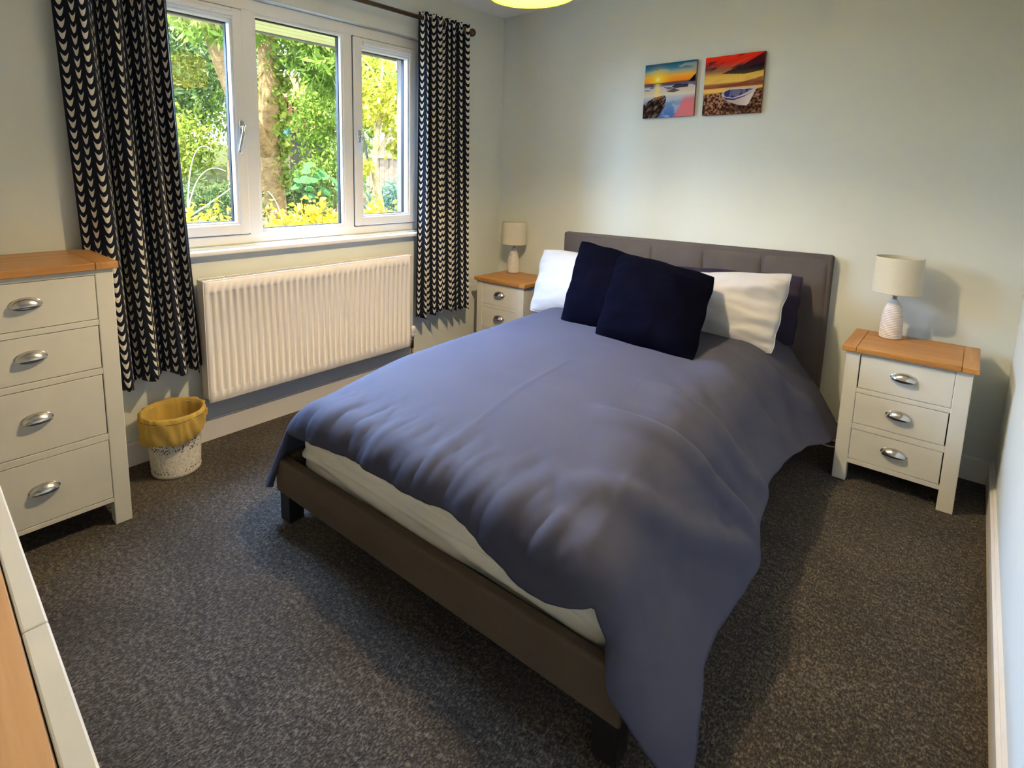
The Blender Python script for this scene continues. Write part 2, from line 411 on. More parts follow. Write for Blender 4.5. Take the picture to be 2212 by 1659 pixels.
def curtain(name, y0t, y1t, y0b, y1b, z0, z1, widths, amp, seed, label):
    ns, nz = 320, 60
    s = np.linspace(0, 1, ns)
    nfold = len(widths)
    knots = np.concatenate([[0], np.cumsum(widths)]); knots = knots/knots[-1]
    ph = np.interp(s, knots, np.arange(nfold+1))
    V = []; U = []
    for j in range(nz+1):
        f = j/nz; z = z1 + (z0-z1)*f
        a0 = y0t+(y0b-y0t)*f**1.3; a1 = y1t+(y1b-y1t)*f**1.3
        y = a0+(a1-a0)*s
        wv = -np.cos(2*PI*ph + 0.5*f*np.sin(s*11+seed))
        wv = np.tanh(1.7*wv)/np.tanh(1.7)
        a = amp*(0.80+0.20*np.sin(s*17+seed)+0.12*f)
        x = RODX + 0.004 + a*wv + 0.010*f*np.sin(s*6+seed)
        y = y + 0.006*np.sin(s*23+f*3)*f - 0.16*amp*np.sin(4*PI*ph)
        zz = z + (0.006*np.sin(2*PI*ph*1.0+1)+0.010*np.sin(s*7+seed))*f**6
        V.append(np.stack([x, y, zz], 1))
    V = np.array(V)
    L = np.concatenate([[0], np.cumsum(np.linalg.norm(np.diff(V[nz//2], axis=0), axis=1))])
    idx = np.arange((nz+1)*ns).reshape(nz+1, ns)
    F = np.stack([idx[:-1, :-1], idx[1:, :-1], idx[1:, 1:], idx[:-1, 1:]], -1).reshape(-1, 4)
    yc = (y0t+y1t)/2
    Vl = V.reshape(-1, 3) - np.array([RODX, yc, 0])
    me = fast_mesh(name, Vl, F)
    uvl = me.uv_layers.new(name='cloth')
    uu = np.tile(L, nz+1); vv = V[:, :, 2].ravel()
    li = np.empty(len(me.loops), dtype=np.int32); me.loops.foreach_get('vertex_index', li)
    uvl.data.foreach_set('uv', np.stack([uu[li], vv[li]], 1).astype(np.float32).ravel())
    root = empty(name, (RODX, yc, 0), label=label, cat='curtain', group='navy patterned curtains')
    o = link('cloth', me, m_curtain, root, True)
    md = o.modifiers.new('thick', 'SOLIDIFY'); md.thickness = 0.003; md.offset = 0
    # eyelet rings on the pole
    for q in range(nfold*2):
        yy = y0t+(y1t-y0t)*((q+0.5)/(nfold*2)) - yc
        b = bmesh.new()
        n = 18
        rings = []
        for i in range(n):
            a = 2*PI*i/n; rr = []
            for kk in range(6):
                c = 2*PI*kk/6; r = 0.021+0.004*math.cos(c)
                rr.append(b.verts.new((r*math.cos(a), yy+0.003*math.sin(c), RODZ+r*math.sin(a))))
            rings.append(rr)
        for i in range(n):
            A, B = rings[i], rings[(i+1) % n]
            for kk in range(6): b.faces.new((A[kk], B[kk], B[(kk+1) % 6], A[(kk+1) % 6]))
        obj('eyelet', b, m_chrome, root, True)
    return root
curtain('curtain', -2.700, -2.300, -2.645, -2.235, 0.405, 2.262, [0.40, 0.24, 0.24, 0.22], 0.050, 3, 'long navy curtain with cream motifs beside the cream chest of drawers')
curtain('curtain', -0.895, -0.475, -0.900, -0.430, 0.395, 2.258, [0.17, 0.14, 0.15, 0.13, 0.16, 0.13, 0.15], 0.034, 11, 'navy curtain with cream motifs near the corner and small bedside lamp')

# ------------------------------------------------------------------ radiator
RY0, RY1, RZ0, RZ1, RX = -2.229, -0.979, 0.222, 0.806, 0.114
rad = empty('radiator', (0, (RY0+RY1)/2, 0), label='white ribbed panel radiator on the wall under the window', cat='radiator')
yc = (RY0+RY1)/2
def rad_panel(name, x, sgn):
    n = 35; pitch = (RY1-RY0-0.03)/n
    ys = [RY0]; ds = [0.0]
    for i in range(n):
        a = RY0+0.015+pitch*i
        for q, d in ((0.20, 0), (0.27, 1), (0.70, 1), (0.78, 0)): ys.append(a+pitch*q); ds.append(d)
    ys.append(RY1); ds.append(0.0)
    zs = [RZ0, RZ0+0.006, RZ0+0.052, RZ0+0.059, RZ1-0.058, RZ1-0.052, RZ1-0.006, RZ1]
    zk = [0, 0, 0, 1, 1, 0, 0, 0]
    V = []
    for j, z in enumerate(zs):
        for i, y in enumerate(ys):
            edge = -0.004 if j in (0, len(zs)-1) or i in (0, len(ys)-1) else 0
            V.append((x + sgn*(-0.0105*ds[i]*zk[j] + edge), y-yc, z))
    m_ = len(ys); idx = np.arange(len(V)).reshape(len(zs), m_)
    F = np.stack([idx[:-1, :-1], idx[:-1, 1:], idx[1:, 1:], idx[1:, :-1]], -1).reshape(-1, 4)
    if sgn < 0: F = F[:, ::-1]
    o = link(name, fast_mesh(name, V, F), m_rad, rad)
    md = o.modifiers.new('thick', 'SOLIDIFY'); md.thickness = 0.006; md.offset = -1
    return o
rad_panel('front_panel', RX, 1)
rad_panel('back_panel', 0.045, -1)
boxo('side_panel', m_rad, rad, 0.040, RX-0.004, RY0-yc-0.003, RY0-yc+0.003, RZ0+0.02, RZ1+0.002, 0.002)
boxo('side_panel', m_rad, rad, 0.040, RX-0.004, RY1-yc-0.003, RY1-yc+0.003, RZ0+0.02, RZ1+0.002, 0.002)
b = bmesh.new()
box(b, 0.040, 0.050, RY0-yc, RY1-yc, RZ1-0.006, RZ1+0.004, 0.001); box(b, RX-0.014, RX-0.002, RY0-yc, RY1-yc, RZ1-0.006, RZ1+0.004, 0.001)
for i in range(84):
    y = RY0-yc+0.010+i*(RY1-RY0-0.02)/83; box(b, 0.050, RX-0.014, y-0.0035, y+0.0035, RZ1-0.006, RZ1+0.003)
obj('top_grille', b, m_rad, rad)
b = bmesh.new()
for i in range(30):
    y = RY0-yc+0.03+i*(RY1-RY0-0.06)/29; box(b, 0.055, RX-0.02, y-0.010, y+0.010, RZ0+0.03, RZ1-0.03)
obj('convector_fin', b, m_rad, rad)
for yy in (RY0+0.2-yc, RY1-0.2-yc):
    boxo('wall_bracket', m_rad, rad, 0.0, 0.040, yy-0.02, yy+0.02, RZ0+0.05, RZ1-0.05)
vy = RY1-yc+0.036
val = obj('valve', tube(tube(bmesh.new(), [(0.078, vy, 0.20), (0.078, vy, 0.275)], 0.011, 14), [(0.078, vy-0.036, 0.245), (0.078, vy, 0.245)], 0.009, 12), m_bronze, rad, True)
obj('valve_head', lathe(bmesh.new(), [(0.010, 0.272), (0.017, 0.274), (0.018, 0.292), (0.0165, 0.297), (0.021, 0.302), (0.022, 0.330), (0.018, 0.340), (0.006, 0.343)], 20, (0.078, vy, 0), True, True), m_upvc, val, True)
obj('pipe', tube(bmesh.new(), [(0.078, vy, 0.0), (0.078, vy, 0.21)], 0.0075, 12), m_bronze, rad, True)

# ------------------------------------------------------------------ cabinets
def cup_handle(parent, x, y, z, wd=0.040, hg=0.0235, dp=0.022):
    b = bmesh.new(); na, nb = 22, 8
    G = []
    for i in range(na+1):
        al = PI*i/na; row = []
        for j in range(nb+1):
            be = PI/2*j/nb
            row.append(b.verts.new((wd*math.cos(al), -dp*math.sin(be)*math.sin(al)**0.75-0.0015, hg*math.sin(al)*math.cos(be)**0.9 - 0.006*math.sin(be))))
        G.append(row)
    for i in range(na):
        for j in range(nb):
            b.faces.new((G[i][j], G[i+1][j], G[i+1][j+1], G[i][j+1]))
    bmesh.ops.remove_doubles(b, verts=b.verts, dist=1e-5)
    o = obj('drawer_handle', b, m_chrome, parent, True); o.location = (x, y, z)
    md = o.modifiers.new('thick', 'SOLIDIFY'); md.thickness = 0.0022; md.offset = 1
    b = bmesh.new(); n = 36
    r0 = [b.verts.new((1.14*wd*math.cos(2*PI*i/n), 0.0, 0.9*hg*math.sin(2*PI*i/n)+0.003)) for i in range(n)]
    r1 = [b.verts.new((1.10*wd*math.cos(2*PI*i/n), -0.0025, 0.86*hg*math.sin(2*PI*i/n)+0.003)) for i in range(n)]
    r2_ = [b.verts.new((0.9*wd*math.cos(2*PI*i/n), -0.0025, 0.62*hg*math.sin(2*PI*i/n)+0.003)) for i in range(n)]
    for i in range(n):
        k = (i+1) % n; b.faces.new((r0[i], r0[k], r1[k], r1[i])); b.faces.new((r1[i], r1[k], r2_[k], r2_[i]))
    b.faces.new(r2_)
    pl = obj('handle_plate', b, m_chrome, parent, True); pl.location = (x, y+0.0005, z)

def cabinet(name, loc, rz, wd, dp, ht, drawers, label, cat, group=None, post=0.05, apron=0.086, over=0.015, topt=0.024, endw=0.05, gaps=None):
    """origin: floor centre of the front face; front looks along -Y, width along X, body runs to +Y"""
    root = empty(name, loc, rz, label, cat, group)
    hx = wd/2; zt = ht-topt
    b = bmesh.new()
    box(b, -hx+0.004, -hx+0.016, post*0.9, dp-post*0.9, apron-0.01, zt); box(b, hx-0.016, hx-0.004, post*0.9, dp-post*0.9, apron-0.01, zt)
    box(b, -hx+0.01, hx-0.01, dp-0.014, dp-0.004, apron, zt); box(b, -hx+0.012, hx-0.012, 0.03, dp-0.01, apron-0.004, apron+0.010)
    box(b, -hx+0.014, hx-0.014, 0.020, 0.024, apron, zt)
    obj('carcass', b, m_cream, root)
    for sx in (-1, 1):
        for y0, y1 in ((0, post), (dp-post, dp)):
            boxo('leg', m_cream, root, min(sx*hx, sx*(hx-post)), max(sx*hx, sx*(hx-post)), y0, y1, 0, zt, 0.003)
    # rails between the drawers
    edges = [zt] + [z for d in drawers for z in d] + [apron]
    for i in range(0, len(edges), 2):
        boxo('rail', m_cream, root, -hx+post-0.002, hx-post+0.002, 0.0015, 0.03, edges[i+1]+0.0, edges[i]-0.0, 0.0015)
    for i, (z1, z0) in enumerate(drawers):
        gl, gr = (gaps[i] if gaps else (0.0015, 0.0015))
        d = boxo('drawer', m_cream, root, -hx+post+gl, hx-post-gr, 0.0022, 0.020, z0+0.0016, z1-0.0016, 0.0018)
        boxo('drawer_gap_shade', m_black, d, -hx+post, hx-post, 0.0195, 0.0198, z0, z1)  # thin black sheet puts shade into the gaps round the drawer front
        cup_handle(d, 0, 0.0022, (z0+z1)/2+0.004)
    ex = hx+over
    for x0, x1, m in ((-ex, -ex+endw, m_oaky), (-ex+endw+0.0008, ex-endw-0.0008, m_oakx), (ex-endw, ex, m_oaky)):
        boxo('top_board', m, root, x0, x1, -over, dp+0.006, zt, ht, 0.0035, 3)
    return root
ND = [(0.576, 0.428), (0.408, 0.270), (0.244, 0.106)]
cabinet('bedside_cabinet', ((2.288+2.693)/2, -0.410, 0), 0, 0.405, 0.348, 0.608, ND, 'cream three-drawer bedside cabinet with oak top by the right wall', 'cabinet', 'cream bedside cabinets with oak tops', gaps=((0.004, 0.001), (0.001, 0.004), (0.001, 0.0035)))
cabinet('bedside_cabinet', (0.151+0.2025, -0.410, 0), 0, 0.405, 0.348, 0.608, ND, 'cream bedside cabinet in the corner between curtain and bed', 'cabinet', 'cream bedside cabinets with oak tops')
CD = [(0.944, 0.786), (0.765, 0.609), (0.586, 0.362), (0.337, 0.110)]
cabinet('chest_of_drawers', (0.430, (-2.657-3.160)/2, 0), PI/2, 0.503, 0.405, 0.988, CD, 'tall cream chest of four drawers with oak top left of the curtain', 'chest of drawers', post=0.055, apron=0.093, topt=0.026, endw=0.07, gaps=((0.001, 0.001), (0.001, 0.0025), (0.001, 0.003), (0.001, 0.001)))

# low console by the front wall: oak top with a cream front lip
KZ = 0.78; K = (CAM[2]-KZ)
ky1 = -3.106; ky0 = ky1-0.025
con = empty('console_table', (1.55, -3.27, 0), -0.012, label='console table with pale oak top and cream lip, cut off at lower left', cat='table')
kx0, kx1 = -0.75, 0.74
boxo('top_board', m_oaklight, con, kx0, kx1, YS+0.02+3.27, ky0+3.27-0.001, KZ-0.028, KZ-0.003, 0.002)
sx = 1.885-1.55
boxo('front_lip', m_cream, con, kx0, sx-0.0004, ky0+3.27, ky1+3.27, KZ-0.075, KZ, 0.0025)
boxo('front_lip', m_cream, con, sx+0.0004, kx1, ky0+3.27, ky1+3.27, KZ-0.075, KZ, 0.0025)
for x0 in (kx0, kx1-0.05):
    for y0 in (YS+0.02+3.27, ky0+3.27-0.05):
        boxo('leg', m_cream, con, x0, x0+0.05, y0, y0+0.049, 0, KZ-0.028, 0.003)
boxo('apron', m_cream, con, kx0+0.05, kx1-0.05, YS+0.03+3.27, YS+0.05+3.27, KZ-0.11, KZ-0.028)

# ------------------------------------------------------------------ bed (local frame: headboard front in the middle, foot along -Y)
BA = 0.0457; BP = (1.405, -0.095, 0)
bed = empty('bed', BP, BA, 'double bed frame upholstered in grey brown fabric with black feet', 'bed')
HX, FXH, FY = 0.746, 0.690, -2.152
b = bmesh.new(); box(b, -HX, HX, 0.0, 0.056, 0.05, 0.942, 0.014, 4)
hb = obj('headboard', b, m_headb, bed, True)
def crown(b, x0, x1, y0, y1, z0, z1, bulge, n=10):
    # padded panel: front face (-Y) bulges a little, edges rounded
    G = []
    for j in range(n+1):
        row = []
        for i in range(n+1):
            u = -1+2*i/n; v = -1+2*j/n
            h = (1-abs(u)**12)*(1-abs(v)**12)
            row.append(b.verts.new((x0+(x1-x0)*i/n, y1-(y1-y0)*h - 0*bulge, z0+(z1-z0)*j/n)))
        G.append(row)
    for j in range(n):
        for i in range(n): b.faces.new((G[j][i], G[j][i+1], G[j+1][i+1], G[j+1][i]))
for i in range(5):
    x0 = -HX+0.014+i*(2*HX-0.028)/5; x1 = x0+(2*HX-0.028)/5
    b = bmesh.new(); crown(b, x0, x1, -0.012, 0.004, 0.06, 0.930, 0.004, 40)
    obj('padded_panel', b, m_headb, hb, True)
boxo('foot_rail', m_rail, bed, -FXH, FXH, FY, FY+0.042, 0.115, 0.251, 0.010, 3)
boxo('side_rail', m_rail, bed, -FXH, -FXH+0.042, FY+0.042, 0.0, 0.115, 0.251, 0.010, 3)
boxo('side_rail', m_rail, bed, FXH-0.042, FXH, FY+0.042, 0.0, 0.115, 0.251, 0.010, 3)
for sx in (-1, 1):
    for y0 in (FY+0.012, -0.12):
        a, c = sorted((sx*(FXH-0.008), sx*(FXH-0.070)))
        b = bmesh.new(); box(b, a, c, y0, y0+0.062, 0, 0.117, 0.003)
        obj('foot', b, m_blackleg, bed)
for i in range(13):
    y = FY+0.12+i*0.155
    boxo('slat', m_oaklight, bed, -FXH+0.042, FXH-0.042, y, y+0.07, 0.175, 0.190)

def bedpt(x, y, z=0):
    ca, sa = math.cos(BA), math.sin(BA)
    return (BP[0]+x*ca-y*sa, BP[1]+x*sa+y*ca, z)

# mattress with its wrinkled ivory sheet
def grid_mesh(name, X, Y, Z):
    nj, ni = X.shape
    idx = np.arange(X.size).reshape(nj, ni)
    F = np.stack([idx[:-1, :-1], idx[:-1, 1:], idx[1:, 1:], idx[1:, :-1]], -1).reshape(-1, 4)
    return fast_mesh(name, np.stack([X, Y, Z], -1).reshape(-1, 3), F)
mat_o = empty('mattress', bedpt(0, -1.05), BA, 'ivory sheeted mattress showing above the foot rail of the bed', 'mattress')
def rounded_slab(nx, ny, nz, hx, hy, z0, z1, r, wr):
    """closed box of quads projected to a rounded box, with wrinkles on the sides"""
    b = bmesh.new(); bmesh.ops.create_cube(b, size=2.0)
    bmesh.ops.subdivide_edges(b, edges=[e for e in b.edges], cuts=nx, use_grid_fill=True)
    for v in b.verts:
        p = Vector((v.co.x*hx, v.co.y*hy, (v.co.z+1)/2*(z1-z0)+z0))
        q = Vector((max(-hx+r, min(hx-r, p.x)), max(-hy+r, min(hy-r, p.y)), max(z0+r, min(z1-r, p.z))))
        d = p-q
        if d.length > 1e-6:
            p = q+d.normalized()*r
        v.co = p
    return b
b = rounded_slab(44, 0, 0, 0.628, 1.035, 0.192, 0.428, 0.045, 0)
for v in b.verts:
    if v.co.y < -1.0 or abs(v.co.x) > 0.61:
        t = v.co.x*3.0+v.co.y*2
        dd = 0.007*math.sin(v.co.z*95+2.2*math.sin(t)+1.2*math.sin(2.7*t+1)) + 0.004*math.sin(v.co.z*170+t*3)
        if v.co.y < -1.0: v.co.y -= dd
        else: v.co.x += math.copysign(dd, v.co.x)
obj('sheet', b, m_sheet, mat_o, True)

# duvet -------------------------------------------------------------
def duvet():
    NS, NT_ = 230, 300
    e, r, TM = 0.465, 0.20, 1.02                                  # flat half width, edge radius
    ef, rf, TF = -2.050, 0.075, 1.50                               # flat until this y, then the foot curve
    yh = -0.135
    ys_h = np.array([0.0, -0.25, -0.69, -0.95, -1.14, -1.30, -1.46, -1.64, -1.82, -1.93, -2.02, -2.13, -2.3])
    zr_h = np.array([0.15, 0.13, 0.215, 0.262, 0.255, 0.222, 0.195, 0.178, 0.205, 0.205, 0.16, 0.085, 0.04])
    ztop = 0.528
    tau = np.linspace(0, 1, NT_); sig = np.linspace(-1, 1, NS)
    SG, TU = np.meshgrid(sig, tau)
    # cloth length coordinate along the bed: from the head to past the foot; foot overhang depends on s
    xs_f = np.array([-0.90, -0.70, -0.66, -0.612, -0.406, -0.255, -0.119, 0.0, 0.10, 0.195, 0.252, 0.30, 0.36, 0.418, 0.497, 0.558, 0.605, 0.63, 0.68, 0.73, 0.78, 0.84])
    zf_f = np.array([0.02, 0.13, 0.24, 0.360, 0.385, 0.392, 0.390, 0.385, 0.392, 0.400, 0.382, 0.362, 0.332, 0.315, 0.320, 0.338, 0.360, 0.31, 0.235, 0.175, 0.115, 0.04])
    # across coordinate: arc length
    def across(s):
        a = np.abs(s); sg = np.sign(s)
        th = np.clip((a-e)/r, 0, TM)
        hang = np.clip(a-e-r*TM, 0, None)
        x = np.where(a < e, a, e + r*np.sin(th) + hang*np.where(sg > 0, math.cos(TM), 0.50))
        drop = r*(1-np.cos(th)) + hang*math.sin(TM)
        return sg*x, drop, hang, th
    # hang lengths
    yap = yh + (ef-rf-yh)*TU
    zr = np.interp(-yap, -ys_h, zr_h)
    dA = r*(1-math.cos(TM)); sr = e + r*TM + np.clip(ztop-dA-zr, 0, None)/math.sin(TM)
    sl = e + r*TM + 0.21 + 0.02*np.sin(TU*9)
    s = np.where(SG > 0, SG*sr, SG*sl)
    x, dropx, hangx, thx = across(s)
    zf = np.interp(x, xs_f, zf_f)
    lf_flat = yh-ef
    # where the arc alone drops too far shorten the foot curve
    sag = 0.055
    need = np.clip(ztop-sag-dropx-zf, 0.015, None)
    dF = rf*(1-math.cos(TF))
    tarc = np.where(need < dF, rf*np.arccos(np.clip(1-need/rf, -1, 1)), rf*TF)
    tend = lf_flat + tarc + np.clip(need-dF, 0, None)/math.sin(TF)
    t = TU*tend
    thf = np.clip((t-lf_flat)/rf, 0, TF); hangf = np.clip(t-lf_flat-rf*TF, 0, None)
    y = yh - np.where(t < lf_flat, t, lf_flat + rf*np.sin(thf) + hangf*math.cos(TF))
    dropf = rf*(1-np.cos(thf)) + hangf*math.sin(TF) + sag*sstep(-1.55, -2.10, y)
    # gentle crown and puffs on top
    inx = 1-np.clip(np.abs(x)/0.70, 0, 1)**2.2; iny = 1-np.clip(np.abs((y+1.0)/1.15), 0, 1)**6
    z = ztop + 0.026*inx*iny + 0.012*(fbm(x*3+5, y*3+9, 4, 3)-0.5)*inx - dropx - dropf
    # flare of the hanging sides
    side = sstep(0.0, 0.16, hangx)
    # long soft folds down the right-hand side, spreading outwards toward the hem
    fold = np.sin(y*13.0+1.2+1.3*np.sin(y*3.1))*0.6+np.sin(y*24+2.0+x*5)*0.4
    x = x + np.where(s > 0, 1, -1)*side*0.010*fold
    # nearer the head the right side stands out further
    x = x + np.where(s > 0, 1, 0)*side*0.030*sstep(-0.75, -0.2, y)
    # corner at the right foot: cloth swings out and hangs as a point
    cr = sstep(0.0, 0.12, hangx)*sstep(lf_flat, lf_flat+0.2, t)
    y = y - (s < 0)*cr*0.03
    x = x - (s > 0)*side*0.014*sstep(-1.82, -2.12, y); y = y - (s > 0)*side*0.050*sstep(-1.93, -2.08, y)
    # pleats above the foot hem
    fz = sstep(lf_flat-0.24, lf_flat+0.02, t)*(1-0.6*sstep(0.45, 0.7, np.abs(x)))
    pl = fbm(x*11+0.8*np.sin(t*9)+40, t*4.5+3, 21, 3)-0.5
    pl2 = fbm(x*24+t*5+9, t*4+7, 33, 2)-0.5
    amp = 0.038*pl + 0.015*pl2
    amp = amp*(1-0.55*sstep(0.02, 0.10, hangf))
    y = y - fz*amp*np.sin(thf+0.35); z = z + fz*amp*np.cos(thf*0.8)*0.9
    # wrinkles drawn over the top from the right front part
    rz_ = sstep(0.15, 0.6, x)*sstep(-0.3, -1.0, y)*(1-sstep(0.1, 0.3, hangx))
    d1 = fbm((x*0.75+y*0.65)*9+20, (x-y)*2.2+7, 31, 3)-0.5
    z = z + 0.022*rz_*d1*np.cos(thx); x = x + 0.022*rz_*d1*np.sin(thx)*np.sign(s)
    # pressed crease lines
    def crease(p, q, wdt, hgt):
        px, py = p; qx, qy = q; L = math.hypot(qx-px, qy-py); ux, uy = (qx-px)/L, (qy-py)/L
        a = (x-px)*ux+(y-py)*uy; c = (x-px)*-uy+(y-py)*ux
        return hgt*np.exp(-(c/wdt)**2)*sstep(-0.08, 0.02, a)*(1-sstep(L-0.02, L+0.08, a))
    dz = crease((0.075, -2.10), (0.035, -1.30), 0.006, 0.0030) + crease((0.56, -2.05), (0.54, -1.85), 0.007, 0.0045) + crease((0.36, -1.75), (0.34, -1.25), 0.006, 0.0015) + crease((-0.45, -1.0), (0.5, -1.02), 0.008, 0.0012)
    # bigger folds pulled toward the hem on the right, laid out in cloth coordinates
    ab = np.abs(s)
    def ridge(p, q, wdt, hgt):
        px, py = p; qx, qy = q; L = math.hypot(qx-px, qy-py); ux, uy = (qx-px)/L, (qy-py)/L
        a = (ab-px)*ux+(y-py)*uy; c = (ab-px)*-uy+(y-py)*ux + 0.05*np.sin(a/L*PI)
        return (s > 0)*hgt*np.exp(-(c/wdt)**2)*sstep(-0.10, 0.10, a)*(1-sstep(L-0.06, L+0.10, a))
    rg = ridge((0.36, -1.62), (0.86, -1.42), 0.040, 0.026) - ridge((0.44, -1.52), (0.86, -1.36), 0.035, 0.014)
    rg = rg + ridge((0.46, -1.95), (0.90, -1.52), 0.045, 0.022) + ridge((0.40, -1.30), (0.84, -1.22), 0.045, 0.018) + ridge((0.48, -0.62), (0.84, -0.40), 0.05, 0.018)
    rg = rg + ridge((0.52, -0.92), (0.82, -0.86), 0.05, 0.014)
    z = z + rg*np.cos(thx); x = x + rg*np.sin(thx)
    z = z + dz*np.cos(thx)*np.cos(thf)
    z = np.maximum(z, 0.012)
    return grid_mesh('cover', x, y+1.05, z)
duv = empty('duvet', bedpt(0, -1.05), BA, 'slate blue cotton duvet draped over the bed, one corner reaching the carpet', 'duvet')
o = link('cover', duvet(), m_duvet, duv, True)
md = o.modifiers.new('thick', 'SOLIDIFY'); md.thickness = 0.020; md.offset = -1

# pillows and cushions ------------------------------------------------
def pillow(name, c00, c10, c11, c01, thick, m, label, cat, group, seed=0, pinch=0.05, wr=0.01, sag=0.0):
    """corners bottom-left, bottom-right, top-right, top-left in bed frame, front side towards the foot"""
    P = [np.array(p, float) for p in (c00, c10, c11, c01)]
    n = 44
    base = sum(P)/4
    nrm = np.cross(P[1]-P[0], P[3]-P[0]); nrm /= np.linalg.norm(nrm)
    root = empty(name, bedpt(base[0], base[1], 0), BA, label, cat, group)
    org = np.array([base[0], base[1], 0])
    lin = np.linspace(-1, 1, n+1); lin = np.sign(lin)*(1-(1-np.abs(lin))**1.35)
    Ug, Vg = np.meshgrid(lin, lin)
    # edges curve in between the corners
    Uc = Ug*np.sqrt(1-pinch*np.abs(Vg)**5); Vc = Vg*np.sqrt(1-pinch*np.abs(Ug)**5)
    Uc = Uc*(1-0.018*np.cos(Vg*PI)*0.5*np.abs(Ug)**4)
    Uc = Uc+0.012*np.sign(Ug)*np.abs(Ug)**3*np.sin(Vg*9+seed*2.3)*(1-Vg**4); Vc = Vc+0.014*np.sign(Vg)*np.abs(Vg)**3*np.sin(Ug*8+seed*1.7)*(1-Ug**4)
    a = (Uc+1)/2; c = (Vc+1)/2
    B = P[0]*((1-a)*(1-c))[..., None]+P[1]*(a*(1-c))[..., None]+P[2]*(a*c)[..., None]+P[3]*((1-a)*c)[..., None]
    T = (np.clip(1-np.abs(Ug)**2.4, 0, 1)**0.62)*(np.clip(1-np.abs(Vg)**2.4, 0, 1)**0.62)
    W_ = (fbm(Ug*2.0+seed*3.1+9, Vg*2.4+seed+9, seed, 4)-0.5)
    W2 = fbm(Ug*1.2+Vg*0.8+seed+5, Vg*6+seed*2+30, seed+5, 3)-0.5
    rim = 0.004*(1-np.maximum(np.abs(Ug), np.abs(Vg))**8)
    front = B + nrm*((thick*T*0.62 + rim) + wr*1.6*W_*(T+0.25*(1-T)) + wr*2.0*W2*np.abs(Ug)**1.5*(1-np.abs(Ug)**12)*(1-np.abs(Vg)**8))[..., None]
    back = B - nrm*((thick*T*0.45 + rim))[..., None]
    out = []
    V = np.concatenate([front.reshape(-1, 3), back.reshape(-1, 3)])-org
    N = (n+1)*(n+1); idx = np.arange(N).reshape(n+1, n+1)
    F1 = np.stack([idx[:-1, :-1], idx[:-1, 1:], idx[1:, 1:], idx[1:, :-1]], -1).reshape(-1, 4)
    me = fast_mesh('cover', V, np.concatenate([F1, F1[:, ::-1]+N]))
    bm_ = bmesh.new(); bm_.from_mesh(me)
    bmesh.ops.remove_doubles(bm_, verts=bm_.verts, dist=0.0012); bm_.to_mesh(me); bm_.free()
    ob = link('cover', me, m, root, True)
    # seam piping round the edge
    edge = list(B[0, :])+list(B[1:, -1])+list(B[-1, -2::-1])+list(B[-2::-1, 0])
    b = tube(bmesh.new(), [Vector(p-org) for p in edge], 0.0035, 6, False)
    obj('seam', b, m, root, True)
    return root
PG = 'pillows and cushions at the head of the bed'
pillow('pillow', (0.02, -0.20, 0.505), (0.640, -0.17, 0.505), (0.640, -0.075, 0.835), (0.02, -0.085, 0.815), 0.10, m_plum, 'dark plum pillow flat against the headboard behind a white pillow', 'pillow', PG, 2)
pillow('pillow', (-0.690, -0.46, 0.500), (-0.06, -0.45, 0.545), (-0.10, -0.23, 0.855), (-0.735, -0.255, 0.850), 0.15, m_linen, 'white pillow leaning by the corner bedside cabinet', 'pillow', PG, 4, 0.05, 0.020)
pillow('pillow', (0.00, -0.44, 0.545), (0.600, -0.44, 0.525), (0.620, -0.265, 0.872), (0.02, -0.25, 0.800), 0.15, m_linen, 'creased white pillow nearest the right-hand bedside cabinet', 'pillow', PG, 7, 0.03, 0.046)
pillow('cushion', (-0.325, -0.73, 0.545), (0.10, -0.75, 0.555), (0.03, -0.40, 0.875), (-0.390, -0.415, 0.950), 0.15, m_navy, 'square navy cushion half hidden behind the other navy cushion', 'cushion', PG, 5, 0.06, 0.022)
pillow('cushion', (-0.055, -0.875, 0.560), (0.405, -0.905, 0.560), (0.350, -0.495, 0.853), (-0.115, -0.515, 0.922), 0.17, m_navy, 'square navy cushion in front, in the middle of the bed', 'cushion', PG, 9, 0.06, 0.022)

